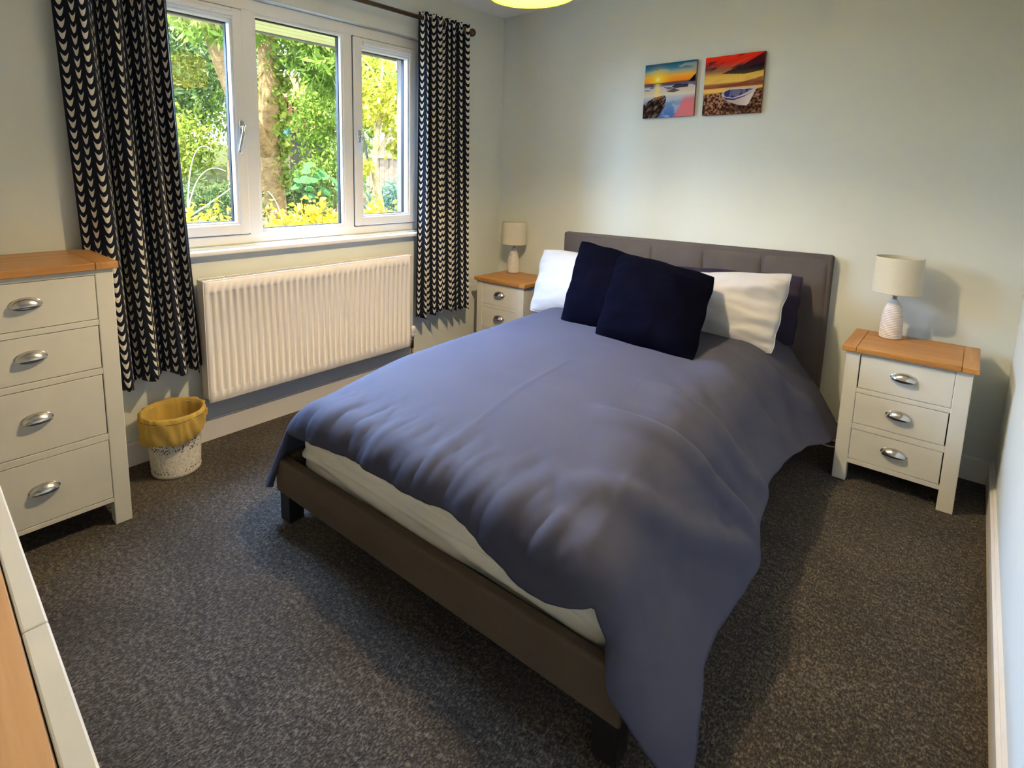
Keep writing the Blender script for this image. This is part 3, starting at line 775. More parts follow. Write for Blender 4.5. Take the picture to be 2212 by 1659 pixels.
# ------------------------------------------------------------------ bedside lamps
m_ceramic = paint('ridged_ceramic', (0.70, 0.66, 0.64), 0.45, 0.05, 40, 0.1, 200, 0.0006, 0.4)
def table_lamp(x, y, label):
    root = empty('table_lamp', (x, y, 0.608), 0, label, 'lamp', 'small ceramic bedside lamps')
    prof = [(0.0, 0.0), (0.037, 0.0), (0.0400, 0.004)]
    n = 22
    for i in range(n*4+1):
        t = i/(n*4); z = 0.006+0.160*t
        r = 0.0405*math.sqrt(max(0.0, 1-(0.93*t)**3.2))
        r += 0.0015*math.cos(2*PI*t*n)
        prof.append((r, z))
    prof += [(0.014, 0.172), (0.010, 0.176), (0.009, 0.178)]
    obj('base', lathe(bmesh.new(), prof, 40), m_ceramic, root, True)
    obj('neck', lathe(bmesh.new(), [(0.0085, 0.168), (0.0085, 0.225), (0.012, 0.226), (0.012, 0.250)], 18, (0, 0, 0), True, True), m_nickel, root, True)
    o = obj('lamp_shade', lathe(bmesh.new(), [(0.092, 0.208), (0.0915, 0.212), (0.086, 0.365), (0.0855, 0.367)], 56), m_shade, root, True)
    md = o.modifiers.new('thick', 'SOLIDIFY'); md.thickness = 0.0018; md.offset = -1
    b = bmesh.new()
    for k in range(3):
        a = 2*PI*k/3+0.4; tube(b, [(0.010*math.cos(a), 0.010*math.sin(a), 0.232), (0.0895*math.cos(a), 0.0895*math.sin(a), 0.232)], 0.0012, 6)
    obj('shade_carrier', b, m_chrome, root, True)
    b = lathe(bmesh.new(), [(0.004, 0.250), (0.012, 0.262), (0.021, 0.285), (0.022, 0.300), (0.015, 0.315), (0.002, 0.322)], 20, (0, 0, 0), True, True)
    obj('bulb', b, m_linen, root, True)
    return root
lr = table_lamp(2.408, -0.145, 'bedside lamp with cream drum shade on the right-hand cabinet')
table_lamp(0.228, -0.105, 'bedside lamp with cream drum shade in the corner by the curtain')
pts = bezier((2.262, -0.030, 0.004), (2.25, -0.16, 0.004), (2.20, -0.06, 0.004), (2.12, -0.12, 0.004), 12)
tag(obj('power_cord', tube(bmesh.new(), pts, 0.003, 6), m_upvc, None, True), 'thin white cord on the carpet between bed and bedside cabinet', 'cord')

# ------------------------------------------------------------------ pendant lamp
pen = empty('pendant_lamp', (1.454, -1.616, H), 0, 'lit pendant drum lampshade hanging from the ceiling', 'lamp')
zb = 1.911-H
obj('ceiling_rose', lathe(bmesh.new(), [(0.045, 0.0), (0.045, -0.012), (0.030, -0.024), (0.006, -0.028)], 28, (0, 0, 0), True, True), m_upvc, pen, True)
obj('cord', tube(bmesh.new(), [(0, 0, -0.02), (0, 0, zb+0.16)], 0.004, 8), m_upvc, pen, True)
obj('lamp_holder', lathe(bmesh.new(), [(0.008, zb+0.18), (0.017, zb+0.17), (0.017, zb+0.125), (0.014, zb+0.122)], 18, (0, 0, 0), True, True), m_upvc, pen, True)
o = obj('lamp_shade', lathe(bmesh.new(), [(0.150, zb), (0.1495, zb+0.004), (0.1495, zb+0.196), (0.150, zb+0.20)], 64), m_pendant, pen, True)
md = o.modifiers.new('thick', 'SOLIDIFY'); md.thickness = 0.002; md.offset = -1
b = bmesh.new()
for k in range(3):
    a = 2*PI*k/3; tube(b, [(0.014*math.cos(a), 0.014*math.sin(a), zb+0.15), (0.148*math.cos(a), 0.148*math.sin(a), zb+0.15)], 0.0015, 6)
obj('shade_carrier', b, m_chrome, pen, True)
k = NT('lit_bulb'); k.p.inputs['Emission Color'].default_value = (1, 0.76, 0.46, 1); k.p.inputs['Emission Strength'].default_value = 1170; k.set(0.4, color=(1, 0.9, 0.7))
obj('bulb', lathe(bmesh.new(), [(0.012, zb+0.124), (0.016, zb+0.112), (0.028, zb+0.090), (0.030, zb+0.075), (0.024, zb+0.056), (0.010, zb+0.047), (0.001, zb+0.046)], 24, (0, 0, 0), True, True), k.m, pen, True)

# ------------------------------------------------------------------ waste bin
binr = empty('waste_bin', (0.172, -2.410, 0), 0, 'small ivory embossed waste bin beside the chest of drawers', 'bin')
def bin_mat():
    k = NT('embossed_ivory_metal'); c = k.coord()
    sp = k.node('ShaderNodeSeparateXYZ'); k.l(c, sp.inputs[0])
    ang = k.math('ARCTAN2', sp.outputs[1], sp.outputs[0])
    z = sp.outputs[2]
    band = k.math('MAXIMUM', k.math('MULTIPLY', k.math('GREATER_THAN', z, 0.118), k.math('LESS_THAN', z, 0.205)), k.math('MULTIPLY', k.math('GREATER_THAN', z, 0.022), k.math('LESS_THAN', z, 0.038)))
    cmb = k.node('ShaderNodeCombineXYZ'); k.l(k.math('MULTIPLY', ang, 0.12), cmb.inputs[0]); k.l(z, cmb.inputs[1])
    vo = k.node('ShaderNodeTexVoronoi'); vo.inputs['Scale'].default_value = 95; k.l(cmb.outputs[0], vo.inputs['Vector'])
    hole = k.math('MULTIPLY', k.math('LESS_THAN', vo.outputs['Distance'], 0.36), band)
    base = k.ramp(k.noise(cmb.outputs[0], 70, 4), [(0.35, (0.58, 0.53, 0.42)), (0.65, (0.80, 0.76, 0.66))])
    mx = k.node('ShaderNodeMix'); mx.data_type = 'RGBA'; k.l(hole, mx.inputs[0]); k.l(base, mx.inputs[6]); mx.inputs[7].default_value = (0.10, 0.085, 0.06, 1)
    k.l(mx.outputs[2], k.p.inputs['Base Color'])
    k.bump(k.noise(cmb.outputs[0], 110, 3), 0.8, 0.004); k.set(0.5, spec=0.35); return k.m
o = obj('bucket', lathe(bmesh.new(), [(0.0, 0.004), (0.092, 0.004), (0.094, 0.0), (0.098, 0.004), (0.100, 0.016), (0.0985, 0.020), (0.109, 0.20), (0.116, 0.262), (0.119, 0.266), (0.117, 0.270), (0.113, 0.266)], 48), bin_mat(), binr, True)
# liner folded over the rim with creases
def liner():
    n = 120
    prof = [(0.070, 0.04), (0.095, 0.10), (0.104, 0.18), (0.110, 0.255), (0.115, 0.276), (0.121, 0.282), (0.128, 0.276), (0.129, 0.250), (0.130, 0.225), (0.130, 0.205), (0.129, 0.190), (0.124, 0.176)]
    V = []
    for j, (r, z) in enumerate(prof):
        for i in range(n):
            a = 2*PI*i/n
            kk = j/(len(prof)-1)
            wr = 0.0016*math.sin(41*a+j*2.1+4*math.sin(3*a))+0.0020*math.sin(19*a-j*0.8+2*math.sin(5*a))+0.0022*math.sin(5*a+j*0.9)+0.0018*math.sin(11*a-j*1.3+2*math.sin(3*a))+0.0012*math.sin(23*a+j*1.7+3*math.sin(2*a))
            rr = r+wr*(0.3+1.0*(j > 5))
            zz = z
            if j > 5:
                low = 0.5+0.5*math.cos(a+1.05)      # hangs lowest towards the room's near-left side
                zz = 0.282-(0.282-z)*(0.62+0.58*low+0.10*math.sin(3*a+1))+0.003*math.sin(7*a)
            elif j < 4: zz = z+0.006*math.sin(5*a+j); rr += 0.004*math.sin(9*a+j*2)
            V.append((rr*math.cos(a), rr*math.sin(a), zz))
    idx = np.arange(len(V)).reshape(len(prof), n); nx = np.roll(idx, -1, axis=1)
    F = np.stack([idx[:-1], nx[:-1], nx[1:], idx[1:]], -1).reshape(-1, 4)
    return fast_mesh('liner', V, F)
lb = link('liner', liner(), m_bag, binr, True)
lb['label'] = 'translucent yellow bin liner folded over the rim'
obj('liner_band', tube(bmesh.new(), [(0.1315*math.cos(2*PI*i/60), 0.1315*math.sin(2*PI*i/60), 0.262+0.002*math.sin(2*PI*i/60*5)) for i in range(61)], 0.0012, 5, False), paint('olive_drawstring', (0.16, 0.11, 0.02), 0.6, 0.1), binr, True)

# ------------------------------------------------------------------ canvas pictures
def canvas(x0, x1, z0, z1, painter, label, tilt=0.0):
    root = empty('canvas_picture', ((x0+x1)/2, 0, z0), 0, label, 'picture', 'small canvas prints above the headboard')
    hw = (x1-x0)/2; hh = z1-z0; n = 150
    g = np.linspace(0, 1, n+1)
    U, V = np.meshgrid(g, g)
    me = grid_mesh('print', -hw+2*hw*U, np.full_like(U, -0.0205), hh*V)
    c = painter(U, V)**1.25
    at = me.color_attributes.new('paint', 'FLOAT_COLOR', 'POINT')
    rgba = np.ones((U.size, 4), np.float32); rgba[:, :3] = c.reshape(-1, 3)
    at.data.foreach_set('color', rgba.ravel())
    link('print', me, attr_mat('printed_canvas'), root)
    avg = c[:, -4:].mean((0, 1))
    boxo('stretcher', paint('canvas_edge', tuple(float(v) for v in avg*0.6), 0.8, 0.1), root, -hw, hw, -0.020, -0.001, 0, hh, 0.001)
    return root
def lerp(c, stops, f):
    c = np.array(c); xs = [s_[0] for s_ in stops]
    return np.stack([np.interp(f, xs, [s_[1][k] for s_ in stops]) for k in range(3)], -1)
def blend(A, col, m): return A*(1-m[..., None])+np.array(col)*m[..., None]
def inpoly(U, V, pts):
    ins = np.zeros(U.shape, bool); n = len(pts)
    for i in range(n):
        x0, y0 = pts[i]; x1, y1 = pts[(i+1) % n]
        c = ((y0 > V) != (y1 > V)) & (U < (x1-x0)*(V-y0)/(y1-y0+1e-12)+x0); ins ^= c
    return ins.astype(float)
def sea_sunset(U, V):
    A = lerp(0, [(0, (0.10, 0.22, 0.55)), (0.25, (0.22, 0.36, 0.62)), (0.42, (0.75, 0.72, 0.62)), (0.5, (0.72, 0.62, 0.50)), (0.56, (0.60, 0.62, 0.70)), (0.60, (0.16, 0.14, 0.22)), (0.645, (0.30, 0.14, 0.10)), (0.66, (0.90, 0.32, 0.04)), (0.76, (0.90, 0.50, 0.08)), (0.84, (0.45, 0.47, 0.38)), (0.90, (0.08, 0.27, 0.42)), (1, (0.02, 0.15, 0.30))], V)
    cl = fbm(U*5+3, V*14, 3, 4)
    A = blend(A, (0.55, 0.52, 0.46), sstep(0.52, 0.7, cl)*sstep(0.72, 0.9, V)*(1-sstep(0.93, 1, V))*0.7)
    d = np.hypot(U-0.27, (V-0.71)*1.0)
    A = blend(A, (1.0, 0.75, 0.08), np.exp(-(d/0.16)**2)*(V > 0.64)); A = blend(A, (1, 0.95, 0.55), np.exp(-(d/0.035)**2))
    st = fbm(U*6, V*40, 8, 3)
    A = blend(A, (0.12, 0.11, 0.18), sstep(0.55, 0.68, st)*sstep(0.44, 0.5, V)*(V < 0.65)*0.8)
    A = blend(A, (0.95, 0.78, 0.30), np.exp(-((U-0.27)/0.06)**2)*(V < 0.63)*(V > 0.36)*0.8)
    A = blend(A, (0.03, 0.03, 0.06), inpoly(U, V, [(0.55, 0.55), (0.62, 0.60), (0.88, 0.585), (0.86, 0.53), (0.62, 0.53)])*0.9)
    A = blend(A, (0.03, 0.03, 0.06), inpoly(U, V, [(0.45, 0.47), (0.60, 0.52), (0.72, 0.48), (0.60, 0.45)])*0.8)
    A = blend(A, (0.01, 0.02, 0.05), inpoly(U, V, [(0.86, 0.63), (0.90, 0.66), (1.0, 0.76), (1.0, 0.62)]))
    A = blend(A, (0.55, 0.62, 0.75), sstep(0.5, 0.7, fbm(U*6+9, V*9, 15, 4))*(V < 0.4)*(U > 0.38)*0.6)
    A = blend(A, (0.72, 0.26, 0.28), sstep(0.0, 0.12, (U-0.58)-(0.34-V)*-0.5-0.16+0.3*(V-0.1)**2)*(1-sstep(0.28, 0.42, V)))
    rk = inpoly(U, V, [(0, 0), (0, 0.26), (0.12, 0.33), (0.22, 0.38), (0.42, 0.41), (0.46, 0.36), (0.44, 0.20), (0.34, 0.04), (0.30, 0)])
    n = fbm((U+V)*9, (V-U)*26, 12, 4)
    rc = lerp(0, [(0.25, (0.012, 0.012, 0.02)), (0.5, (0.07, 0.04, 0.03)), (0.62, (0.16, 0.10, 0.08)), (0.75, (0.25, 0.32, 0.45))], n)
    A = A*(1-rk[..., None])+rc*rk[..., None]
    A = blend(A, (0.45, 0.20, 0.10), inpoly(U, V, [(0.20, 0.36), (0.40, 0.40), (0.42, 0.375), (0.24, 0.33)])*0.8)
    return np.clip(A, 0, 1)
def beach_boat(U, V):
    A = lerp(0, [(0, (0.05, 0.025, 0.02)), (0.33, (0.20, 0.11, 0.07)), (0.365, (0.55, 0.30, 0.12)), (0.40, (0.85, 0.60, 0.20)), (0.455, (0.80, 0.52, 0.20)), (0.46, (0.35, 0.14, 0.09)), (0.52, (0.45, 0.20, 0.10)), (0.55, (0.85, 0.62, 0.18)), (0.66, (0.80, 0.55, 0.15)), (0.74, (0.40, 0.22, 0.12)), (0.80, (0.45, 0.16, 0.11)), (0.88, (0.75, 0.06, 0.04)), (1, (0.85, 0.07, 0.03))], V + 0.0*U)
    cl = fbm(U*2.5+V*2+1, V*9-U*3+4, 41, 4)
    A = blend(A, (0.035, 0.035, 0.06), sstep(0.45, 0.62, cl)*sstep(0.68, 0.80, V)*0.85)
    A = blend(A, (0.015, 0.018, 0.035), inpoly(U, V, [(0.30, 0.70), (0.62, 0.80), (1, 0.99), (1, 0.70), (0.7, 0.66)])*0.85)
    A = blend(A, (0.85, 0.12, 0.06), inpoly(U, V, [(0.35, 0.74), (0.6, 0.86), (0.85, 0.95), (0.6, 0.90), (0.42, 0.80)])*0.7)
    A = blend(A, (0.28, 0.10, 0.07), sstep(0, 0.1, U-0.2)*inpoly(U, V, [(0.2, 0.49), (0.6, 0.52), (1, 0.60), (1, 0.48), (0, 0.46)])*0.8)
    A = blend(A, (0.75, 0.45, 0.15), sstep(0.6, 0.72, fbm(U*4, V*30, 43, 3))*(V > 0.5)*(V < 0.7)*0.5)
    pb = fbm(U*34, V*34, 45, 3)
    pc = lerp(0, [(0.3, (0.06, 0.025, 0.02)), (0.5, (0.20, 0.10, 0.07)), (0.7, (0.50, 0.30, 0.20))], pb)
    land = (V < 0.36+0.05*U).astype(float)
    A = A*(1-land[..., None])+pc*land[..., None]
    A = blend(A, (0.03, 0.015, 0.012), land*(np.exp(-(((U-0.70)/0.30)**2+((V-0.10)/0.09)**2)))*0.8)
    hull = inpoly(U, V, [(0.32, 0.33), (0.36, 0.27), (0.48, 0.20), (0.62, 0.15), (0.76, 0.13), (0.80, 0.16), (0.84, 0.26), (0.90, 0.40), (0.60, 0.27)])
    A = blend(A, (0.55, 0.46, 0.46), hull); A = blend(A, (0.80, 0.74, 0.72), hull*sstep(0.55, 0.8, U+0.0*V)*0.7)
    rim_ = inpoly(U, V, [(0.32, 0.34), (0.38, 0.28), (0.52, 0.25), (0.70, 0.30), (0.91, 0.40), (0.88, 0.435), (0.60, 0.43), (0.44, 0.44), (0.36, 0.40)])
    A = blend(A, (0.62, 0.58, 0.62), rim_)
    inn = inpoly(U, V, [(0.35, 0.345), (0.40, 0.30), (0.53, 0.275), (0.68, 0.32), (0.86, 0.405), (0.60, 0.415), (0.46, 0.42), (0.38, 0.39)])
    A = blend(A, (0.07, 0.08, 0.20), inn); A = blend(A, (0.30, 0.30, 0.45), inn*sstep(0.5, 0.6, fbm(U*20, V*8, 47, 2))*0.6)
    A = blend(A, (0.06, 0.05, 0.18), inpoly(U, V, [(0.34, 0.315), (0.40, 0.255), (0.54, 0.235), (0.72, 0.285), (0.90, 0.385), (0.72, 0.30), (0.54, 0.26), (0.40, 0.285)]))
    return np.clip(A, 0, 1)
canvas(1.107, 1.407, 1.652, 1.957, sea_sunset, 'canvas print of a blue and orange sunset over wet rocks')
canvas(1.455, 1.752, 1.648, 1.956, beach_boat, 'canvas print of a rowing boat on shingle under red clouds')

# ================================================================== THE GARDEN outside the window
rng = np.random.RandomState(5)
m_bark = paint('tan_bark', (0.30, 0.19, 0.085), 0.9, 0.35, 14, 0.8, 40, 0.02, 0.1)
m_palebark = paint('pale_bark', (0.46, 0.37, 0.20), 0.9, 0.25, 20, 0.6, 60, 0.01, 0.1)
m_lawn = paint('dry_lawn', (0.10, 0.12, 0.05), 0.95, 0.4, 20, 0.8, 120, 0.03, 0.05)
L_yellow = leaf_mat('golden_leaves', [(0.55, 0.34, 0.02), (0.68, 0.48, 0.04), (0.78, 0.62, 0.10), (0.50, 0.42, 0.06), (0.85, 0.78, 0.35)], 0.35)
L_ygreen = leaf_mat('lime_leaves', [(0.30, 0.36, 0.04), (0.46, 0.48, 0.06), (0.62, 0.56, 0.09), (0.70, 0.66, 0.20)], 0.4)
L_green = leaf_mat('fresh_green_leaves', [(0.10, 0.20, 0.03), (0.18, 0.30, 0.05), (0.28, 0.42, 0.08), (0.40, 0.52, 0.14)], 0.4)
L_dark = leaf_mat('dark_green_leaves', [(0.04, 0.085, 0.03), (0.08, 0.14, 0.05), (0.13, 0.20, 0.08), (0.22, 0.30, 0.14)], 0.3)
L_teal = leaf_mat('blue_green_blades', [(0.10, 0.20, 0.15), (0.20, 0.34, 0.27), (0.34, 0.48, 0.42)], 0.3)
L_big = leaf_mat('broad_green_leaf', [(0.05, 0.17, 0.04), (0.08, 0.24, 0.07), (0.13, 0.32, 0.12)], 0.45)
L_ivy = leaf_mat('ivy_leaves', [(0.12, 0.20, 0.03), (0.26, 0.34, 0.06), (0.42, 0.46, 0.10)], 0.35)

def leaves(n, centre, rad, size, seed, aspect=0.45, droop=0.3, shell=0.5, flat=False):
    rs = np.random.RandomState(seed)
    d = rs.normal(size=(n, 3)); d /= np.linalg.norm(d, axis=1)[:, None]
    rr = rs.rand(n, 1)**(1/3)*(1-shell)+shell*rs.rand(n, 1)**0.25
    lump = 0.80+0.40*np.sin(d[:, :1]*7+seed)*np.sin(d[:, 1:2]*6+2)*np.sin(d[:, 2:]*8+1)
    p = np.array(centre)+d*rr*lump*np.array(rad)
    ax = rs.normal(size=(n, 3)); ax[:, 2] -= droop; ax /= np.linalg.norm(ax, axis=1)[:, None]
    b_ = np.cross(ax, rs.normal(size=(n, 3))); b_ /= np.linalg.norm(b_, axis=1)[:, None]
    nn = np.cross(ax, b_)
    L = size*(0.6+0.8*rs.rand(n, 1))
    v0 = p; v2 = p+ax*L; mid = p+ax*L*0.45+nn*L*0.08
    v1 = mid+b_*L*aspect*0.5; v3 = mid-b_*L*aspect*0.5
    V = np.stack([v0, v1, v2, v3], 1).reshape(-1, 3)
    F = np.arange(n*4).reshape(n, 4)
    return V, F
def foliage(name, parts, m, parent, kind='stuff'):
    Vs = []; Fs = []; k_ = 0
    for V, F in parts:
        Vs.append(V); Fs.append(F+k_); k_ += len(V)
    V = np.concatenate(Vs)-np.array(parent.location)
    o = link(name, fast_mesh(name, V, np.concatenate(Fs)), m, parent)
    if kind: o['kind'] = kind
    return o
def branch(name, pts, rad, m, parent, n=10):
    P0 = [Vector(p)-Vector(parent.location) for p in pts]; P = []; rr = []
    rad = list(rad) if isinstance(rad, (list, tuple)) else [rad]*len(P0)
    for i in range(len(P0)-1):
        a, b_, c, d = P0[max(i-1, 0)], P0[i], P0[i+1], P0[min(i+2, len(P0)-1)]
        for q in range(5):
            u = q/5
            P.append(0.5*((2*b_)+(c-a)*u+(2*a-5*b_+4*c-d)*u*u+(3*b_-a-3*c+d)*u**3)); rr.append(rad[i]*(1-u)+rad[i+1]*u)
    P.append(P0[-1]); rr.append(rad[-1]); rad = rr
    return obj(name, tube(bmesh.new(), P, rad, n), m, parent, True)
def ground_z(x): return -0.25+0.12*max(0.0, -x-0.6)
tag(link('lawn', fast_mesh('lawn', [(-0.26, -14, -0.28), (-0.26, 18, -0.28), (-24, 18, 2.5), (-24, -14, 2.5)], [(0, 1, 2, 3)]), m_lawn), kind='structure', label='sloping lawn beyond the window')

# golden shrubs in front of the window
for i, (x, y, zc_, rx, ry, rz, lab) in enumerate([(-1.25, -1.75, 0.62, 0.45, 0.50, 0.50, 'golden leaved shrub under the left window light'),
                                              (-1.30, -0.85, 0.66, 0.45, 0.55, 0.50, 'golden leaved shrub under the middle window light'),
                                              (-1.35, -0.12, 0.62, 0.40, 0.35, 0.52, 'golden leaved shrub at the foot of the small yellow tree')]):
    t = empty('golden_shrub', (x, y, ground_z(x)), 0, lab, 'shrub', 'golden shrubs outside the window')
    foliage('foliage', [leaves(3600, (x, y, zc_), (rx, ry, rz), 0.052, 50+i, 0.6, 0.1, 0.7)], L_yellow, t)
    for q in range(5):
        a = 2*PI*q/5
        branch('stem', [(x, y, ground_z(x)-0.02), (x+0.12*math.cos(a), y+0.12*math.sin(a), 0.3), (x+0.3*math.cos(a), y+0.3*math.sin(a), 0.85)], [0.012, 0.009, 0.004], m_bark, t, 6)

# small yellow tree with a pale leaning trunk
t = empty('yellow_tree', (-1.72, 0.30, ground_z(-1.72)), 0, 'small yellow leaved tree with pale thin trunk in the right window light', 'tree')
tp = [(-1.72, 0.30, -0.15), (-1.72, 0.27, 0.6), (-1.72, 0.22, 1.0), (-1.72, 0.15, 1.35), (-1.72, 0.20, 1.75), (-1.72, 0.24, 2.15), (-1.72, 0.28, 2.5)]
branch('trunk', tp, [0.055, 0.045, 0.036, 0.030, 0.024, 0.018, 0.010], m_palebark, t)
for a, e_ in (((-1.72, 0.16, 1.45), (-1.65, 0.48, 1.85)), ((-1.72, 0.19, 1.70), (-1.75, -0.08, 2.05)), ((-1.72, 0.2, 1.8), (-1.6, 0.62, 2.2)), ((-1.72, 0.24, 2.1), (-1.8, 0.05, 2.4))):
    branch('branch', [a, ((a[0]+e_[0])/2, (a[1]+e_[1])/2, (a[2]+e_[2])/2+0.05), e_], [0.016, 0.012, 0.005], m_palebark, t, 7)
foliage('foliage', [leaves(900, (-1.72, 0.42, 1.95), (0.32, 0.36, 0.38), 0.060, 71, 0.6, 0.3, 0.3), leaves(430, (-1.72, 0.02, 2.0), (0.28, 0.20, 0.34), 0.060, 72, 0.6, 0.3, 0.3), leaves(200, (-1.72, 0.25, 2.38), (0.3, 0.32, 0.2), 0.06, 73, 0.6), leaves(120, (-1.72, 0.02, 1.36), (0.10, 0.14, 0.10), 0.06, 74, 0.5), leaves(350, (-1.7, 0.5, 1.58), (0.2, 0.22, 0.14), 0.06, 75, 0.6)], L_ygreen, t)

# ivy clad tree with its big slanting limb
t = empty('ivy_tree', (-3.4, -0.03, ground_z(-3.4)), 0, 'tall ivy clad tree trunk in the middle window light', 'tree')
branch('trunk', [(-3.4, -0.02, 0.0), (-3.4, -0.03, 1.1), (-3.4, -0.06, 1.7), (-3.4, -0.03, 2.3), (-3.42, -0.04, 2.75), (-3.5, -0.1, 3.6)], [0.17, 0.135, 0.115, 0.12, 0.10, 0.08], m_bark, t, 16)
branch('limb', [(-3.4, -0.05, 1.45), (-3.25, -0.30, 1.75), (-3.1, -0.58, 2.10), (-3.0, -0.80, 2.65), (-3.0, -0.95, 3.3)], [0.085, 0.095, 0.090, 0.105, 0.09], m_bark, t, 14)
rs = np.random.RandomState(8); iv = []
for q in range(26):
    z = 1.15+q*0.055; a = rs.rand()*2*PI
    iv.append(leaves(46, (-3.34, 0.02+0.03*math.sin(q), z), (0.13, 0.15, 0.07), 0.065, 300+q, 0.8, 0.2, 0.8))
foliage('ivy', iv, L_ivy, t)
cn = [leaves(2400, (-3.0, 0.55, 2.55), (0.7, 0.75, 0.38), 0.11, 91, 0.3, 0.7, 0.2), leaves(2200, (-3.3, 0.1, 3.0), (0.9, 0.9, 0.40), 0.11, 92, 0.3, 0.7, 0.2), leaves(900, (-2.8, -0.9, 2.75), (0.5, 0.5, 0.28), 0.11, 93, 0.3, 0.8, 0.2), leaves(1500, (-3.4, 1.2, 2.45), (0.8, 0.7, 0.5), 0.10, 94, 0.3, 0.7, 0.2), leaves(2200, (-3.3, 1.0, 3.2), (1.0, 1.3, 0.5), 0.11, 95, 0.3, 0.7)]
foliage('canopy', cn, L_green, t)
# trees and bushes behind
def tree(name, x, y, h, crowns, mat, lab, cat='tree', grp='leafy trees and bushes behind the window', trunk=True, tr=0.09):
    t = empty(name, (x, y, ground_z(x)), 0, lab, cat, grp)
    if trunk: branch('trunk', [(x, y, ground_z(x)-0.05), (x+0.05, y+0.03, h*0.5), (x-0.04, y, h)], [tr, tr*0.75, tr*0.4], m_bark, t, 9)
    foliage('foliage', [leaves(*c) for c in crowns], mat, t)
    return t
tree('leafy_tree', -5.2, -0.55, 3.4, [(5200, (-5.2, -0.55, 2.6), (0.9, 1.0, 1.1), 0.085, 111, 0.4, 0.5, 0.1)], L_dark, 'leafy tree filling the upper left window light')
tree('leafy_tree', -6.3, 0.75, 3.8, [(4200, (-6.3, 0.75, 2.9), (1.0, 1.1, 1.3), 0.10, 112, 0.4, 0.5, 0.2)], L_green, 'bright leafy tree between the house and the ivy trunk')
tree('leafy_tree', -4.8, 1.75, 2.8, [(5200, (-4.8, 1.75, 2.15), (0.8, 0.85, 0.95), 0.085, 113, 0.4, 0.6, 0.2), (1500, (-4.6, 1.5, 1.2), (0.5, 0.8, 0.5), 0.085, 123, 0.4, 0.6)], L_green, 'mid green leafy tree right of the ivy trunk')
tree('tall_tree', -11.6, 0.6, 5.4, [(4200, (-11.6, 0.6, 3.8), (1.4, 1.9, 1.7), 0.15, 114, 0.4, 0.5, 0.1)], L_dark, 'tall dark tree far behind the left window light', tr=0.14)
tree('tall_tree', -13.5, 2.6, 5.0, [(3600, (-13.5, 2.6, 3.6), (1.2, 1.5, 1.5), 0.15, 115, 0.4, 0.5, 0.1)], L_dark, 'tall dark tree far behind the middle window light', tr=0.14)
tree('dark_bush', -2.75, -1.05, 1.0, [(4200, (-2.75, -1.05, 0.88), (0.55, 0.75, 0.42), 0.07, 116, 0.22, 0.2, 0.4)], L_dark, 'dark evergreen bush low in the left window light', 'bush', trunk=False)
tree('dark_bush', -4.2, 0.35, 1.2, [(2600, (-4.2, 0.45, 0.95), (0.5, 0.9, 0.45), 0.08, 117, 0.4, 0.2, 0.4)], L_dark, 'dark bush at the foot of the ivy clad trunk', 'bush', trunk=False)
tree('tangled_bush', -3.9, -1.25, 1.6, [(2600, (-3.9, -0.95, 1.55), (0.5, 0.7, 0.5), 0.07, 118, 0.4, 0.3, 0.2)], L_ivy, 'thin tangled bush with dry stems in the left window light', 'bush', trunk=False)
# bluish spiky plant in the right light
t = empty('spiky_plant', (-2.1, 0.72, ground_z(-2.1)), 0, 'blue green spiky plant low in the right window light', 'plant')
foliage('blades', [leaves(900, (-2.1, 0.72, 0.86), (0.36, 0.36, 0.38), 0.20, 131, 0.10, -0.2, 0.3)], L_teal, t)

# broad leaved plant: every leaf is its own part
t = empty('broad_leaved_plant', (-1.75, -0.50, ground_z(-1.75)), 0, 'broad leaved green plant rising above the golden shrubs', 'plant')
rs = np.random.RandomState(14)
def heart_leaf(sz):
    b = bmesh.new(); n = 14
    c = b.verts.new((0, 0, 0)); ring = []
    for i in range(n):
        a = 2*PI*i/n; r = sz*(0.62+0.38*math.cos(a))*(1.0 if abs(a-PI) > 0.3 else 0.9)+sz*0.15
        x, y = r*math.cos(a)*1.1+sz*0.2, r*math.sin(a)*1.25
        ring.append(b.verts.new((x, y, -0.25*abs(y)-0.15*x*x/sz)))
    for i in range(n): b.faces.new((c, ring[i], ring[(i+1) % n]))
    return b
lm = bpy.data.meshes.new('leaf'); hb_ = heart_leaf(0.045); hb_.normal_update(); hb_.to_mesh(lm); hb_.free(); lm.materials.append(L_big)
for i in range(26):
    y = -0.50+rs.uniform(-0.24, 0.30); z = 1.40-abs(y+0.55)*0.5-0.28*rs.rand(); x = -1.75+rs.uniform(-0.12, 0.14)
    o = link('leaf', lm, None, t); o.location = (x+1.75, y+0.50, z-ground_z(-1.75))
    o.rotation_euler = (rs.uniform(-0.5, 0.5), rs.uniform(0.2, 0.9), rs.uniform(-0.9, 0.9)); s_ = rs.uniform(0.8, 1.15); o.scale = (s_, s_, s_)
for q in range(4):
    branch('stem', [(-1.75, -0.5, -0.1), (-1.75, -0.5+0.08*(q-1.5), 0.6), (-1.75, -0.5+0.16*(q-1.5), 1.25)], [0.008, 0.006, 0.003], m_lawn, t, 6)
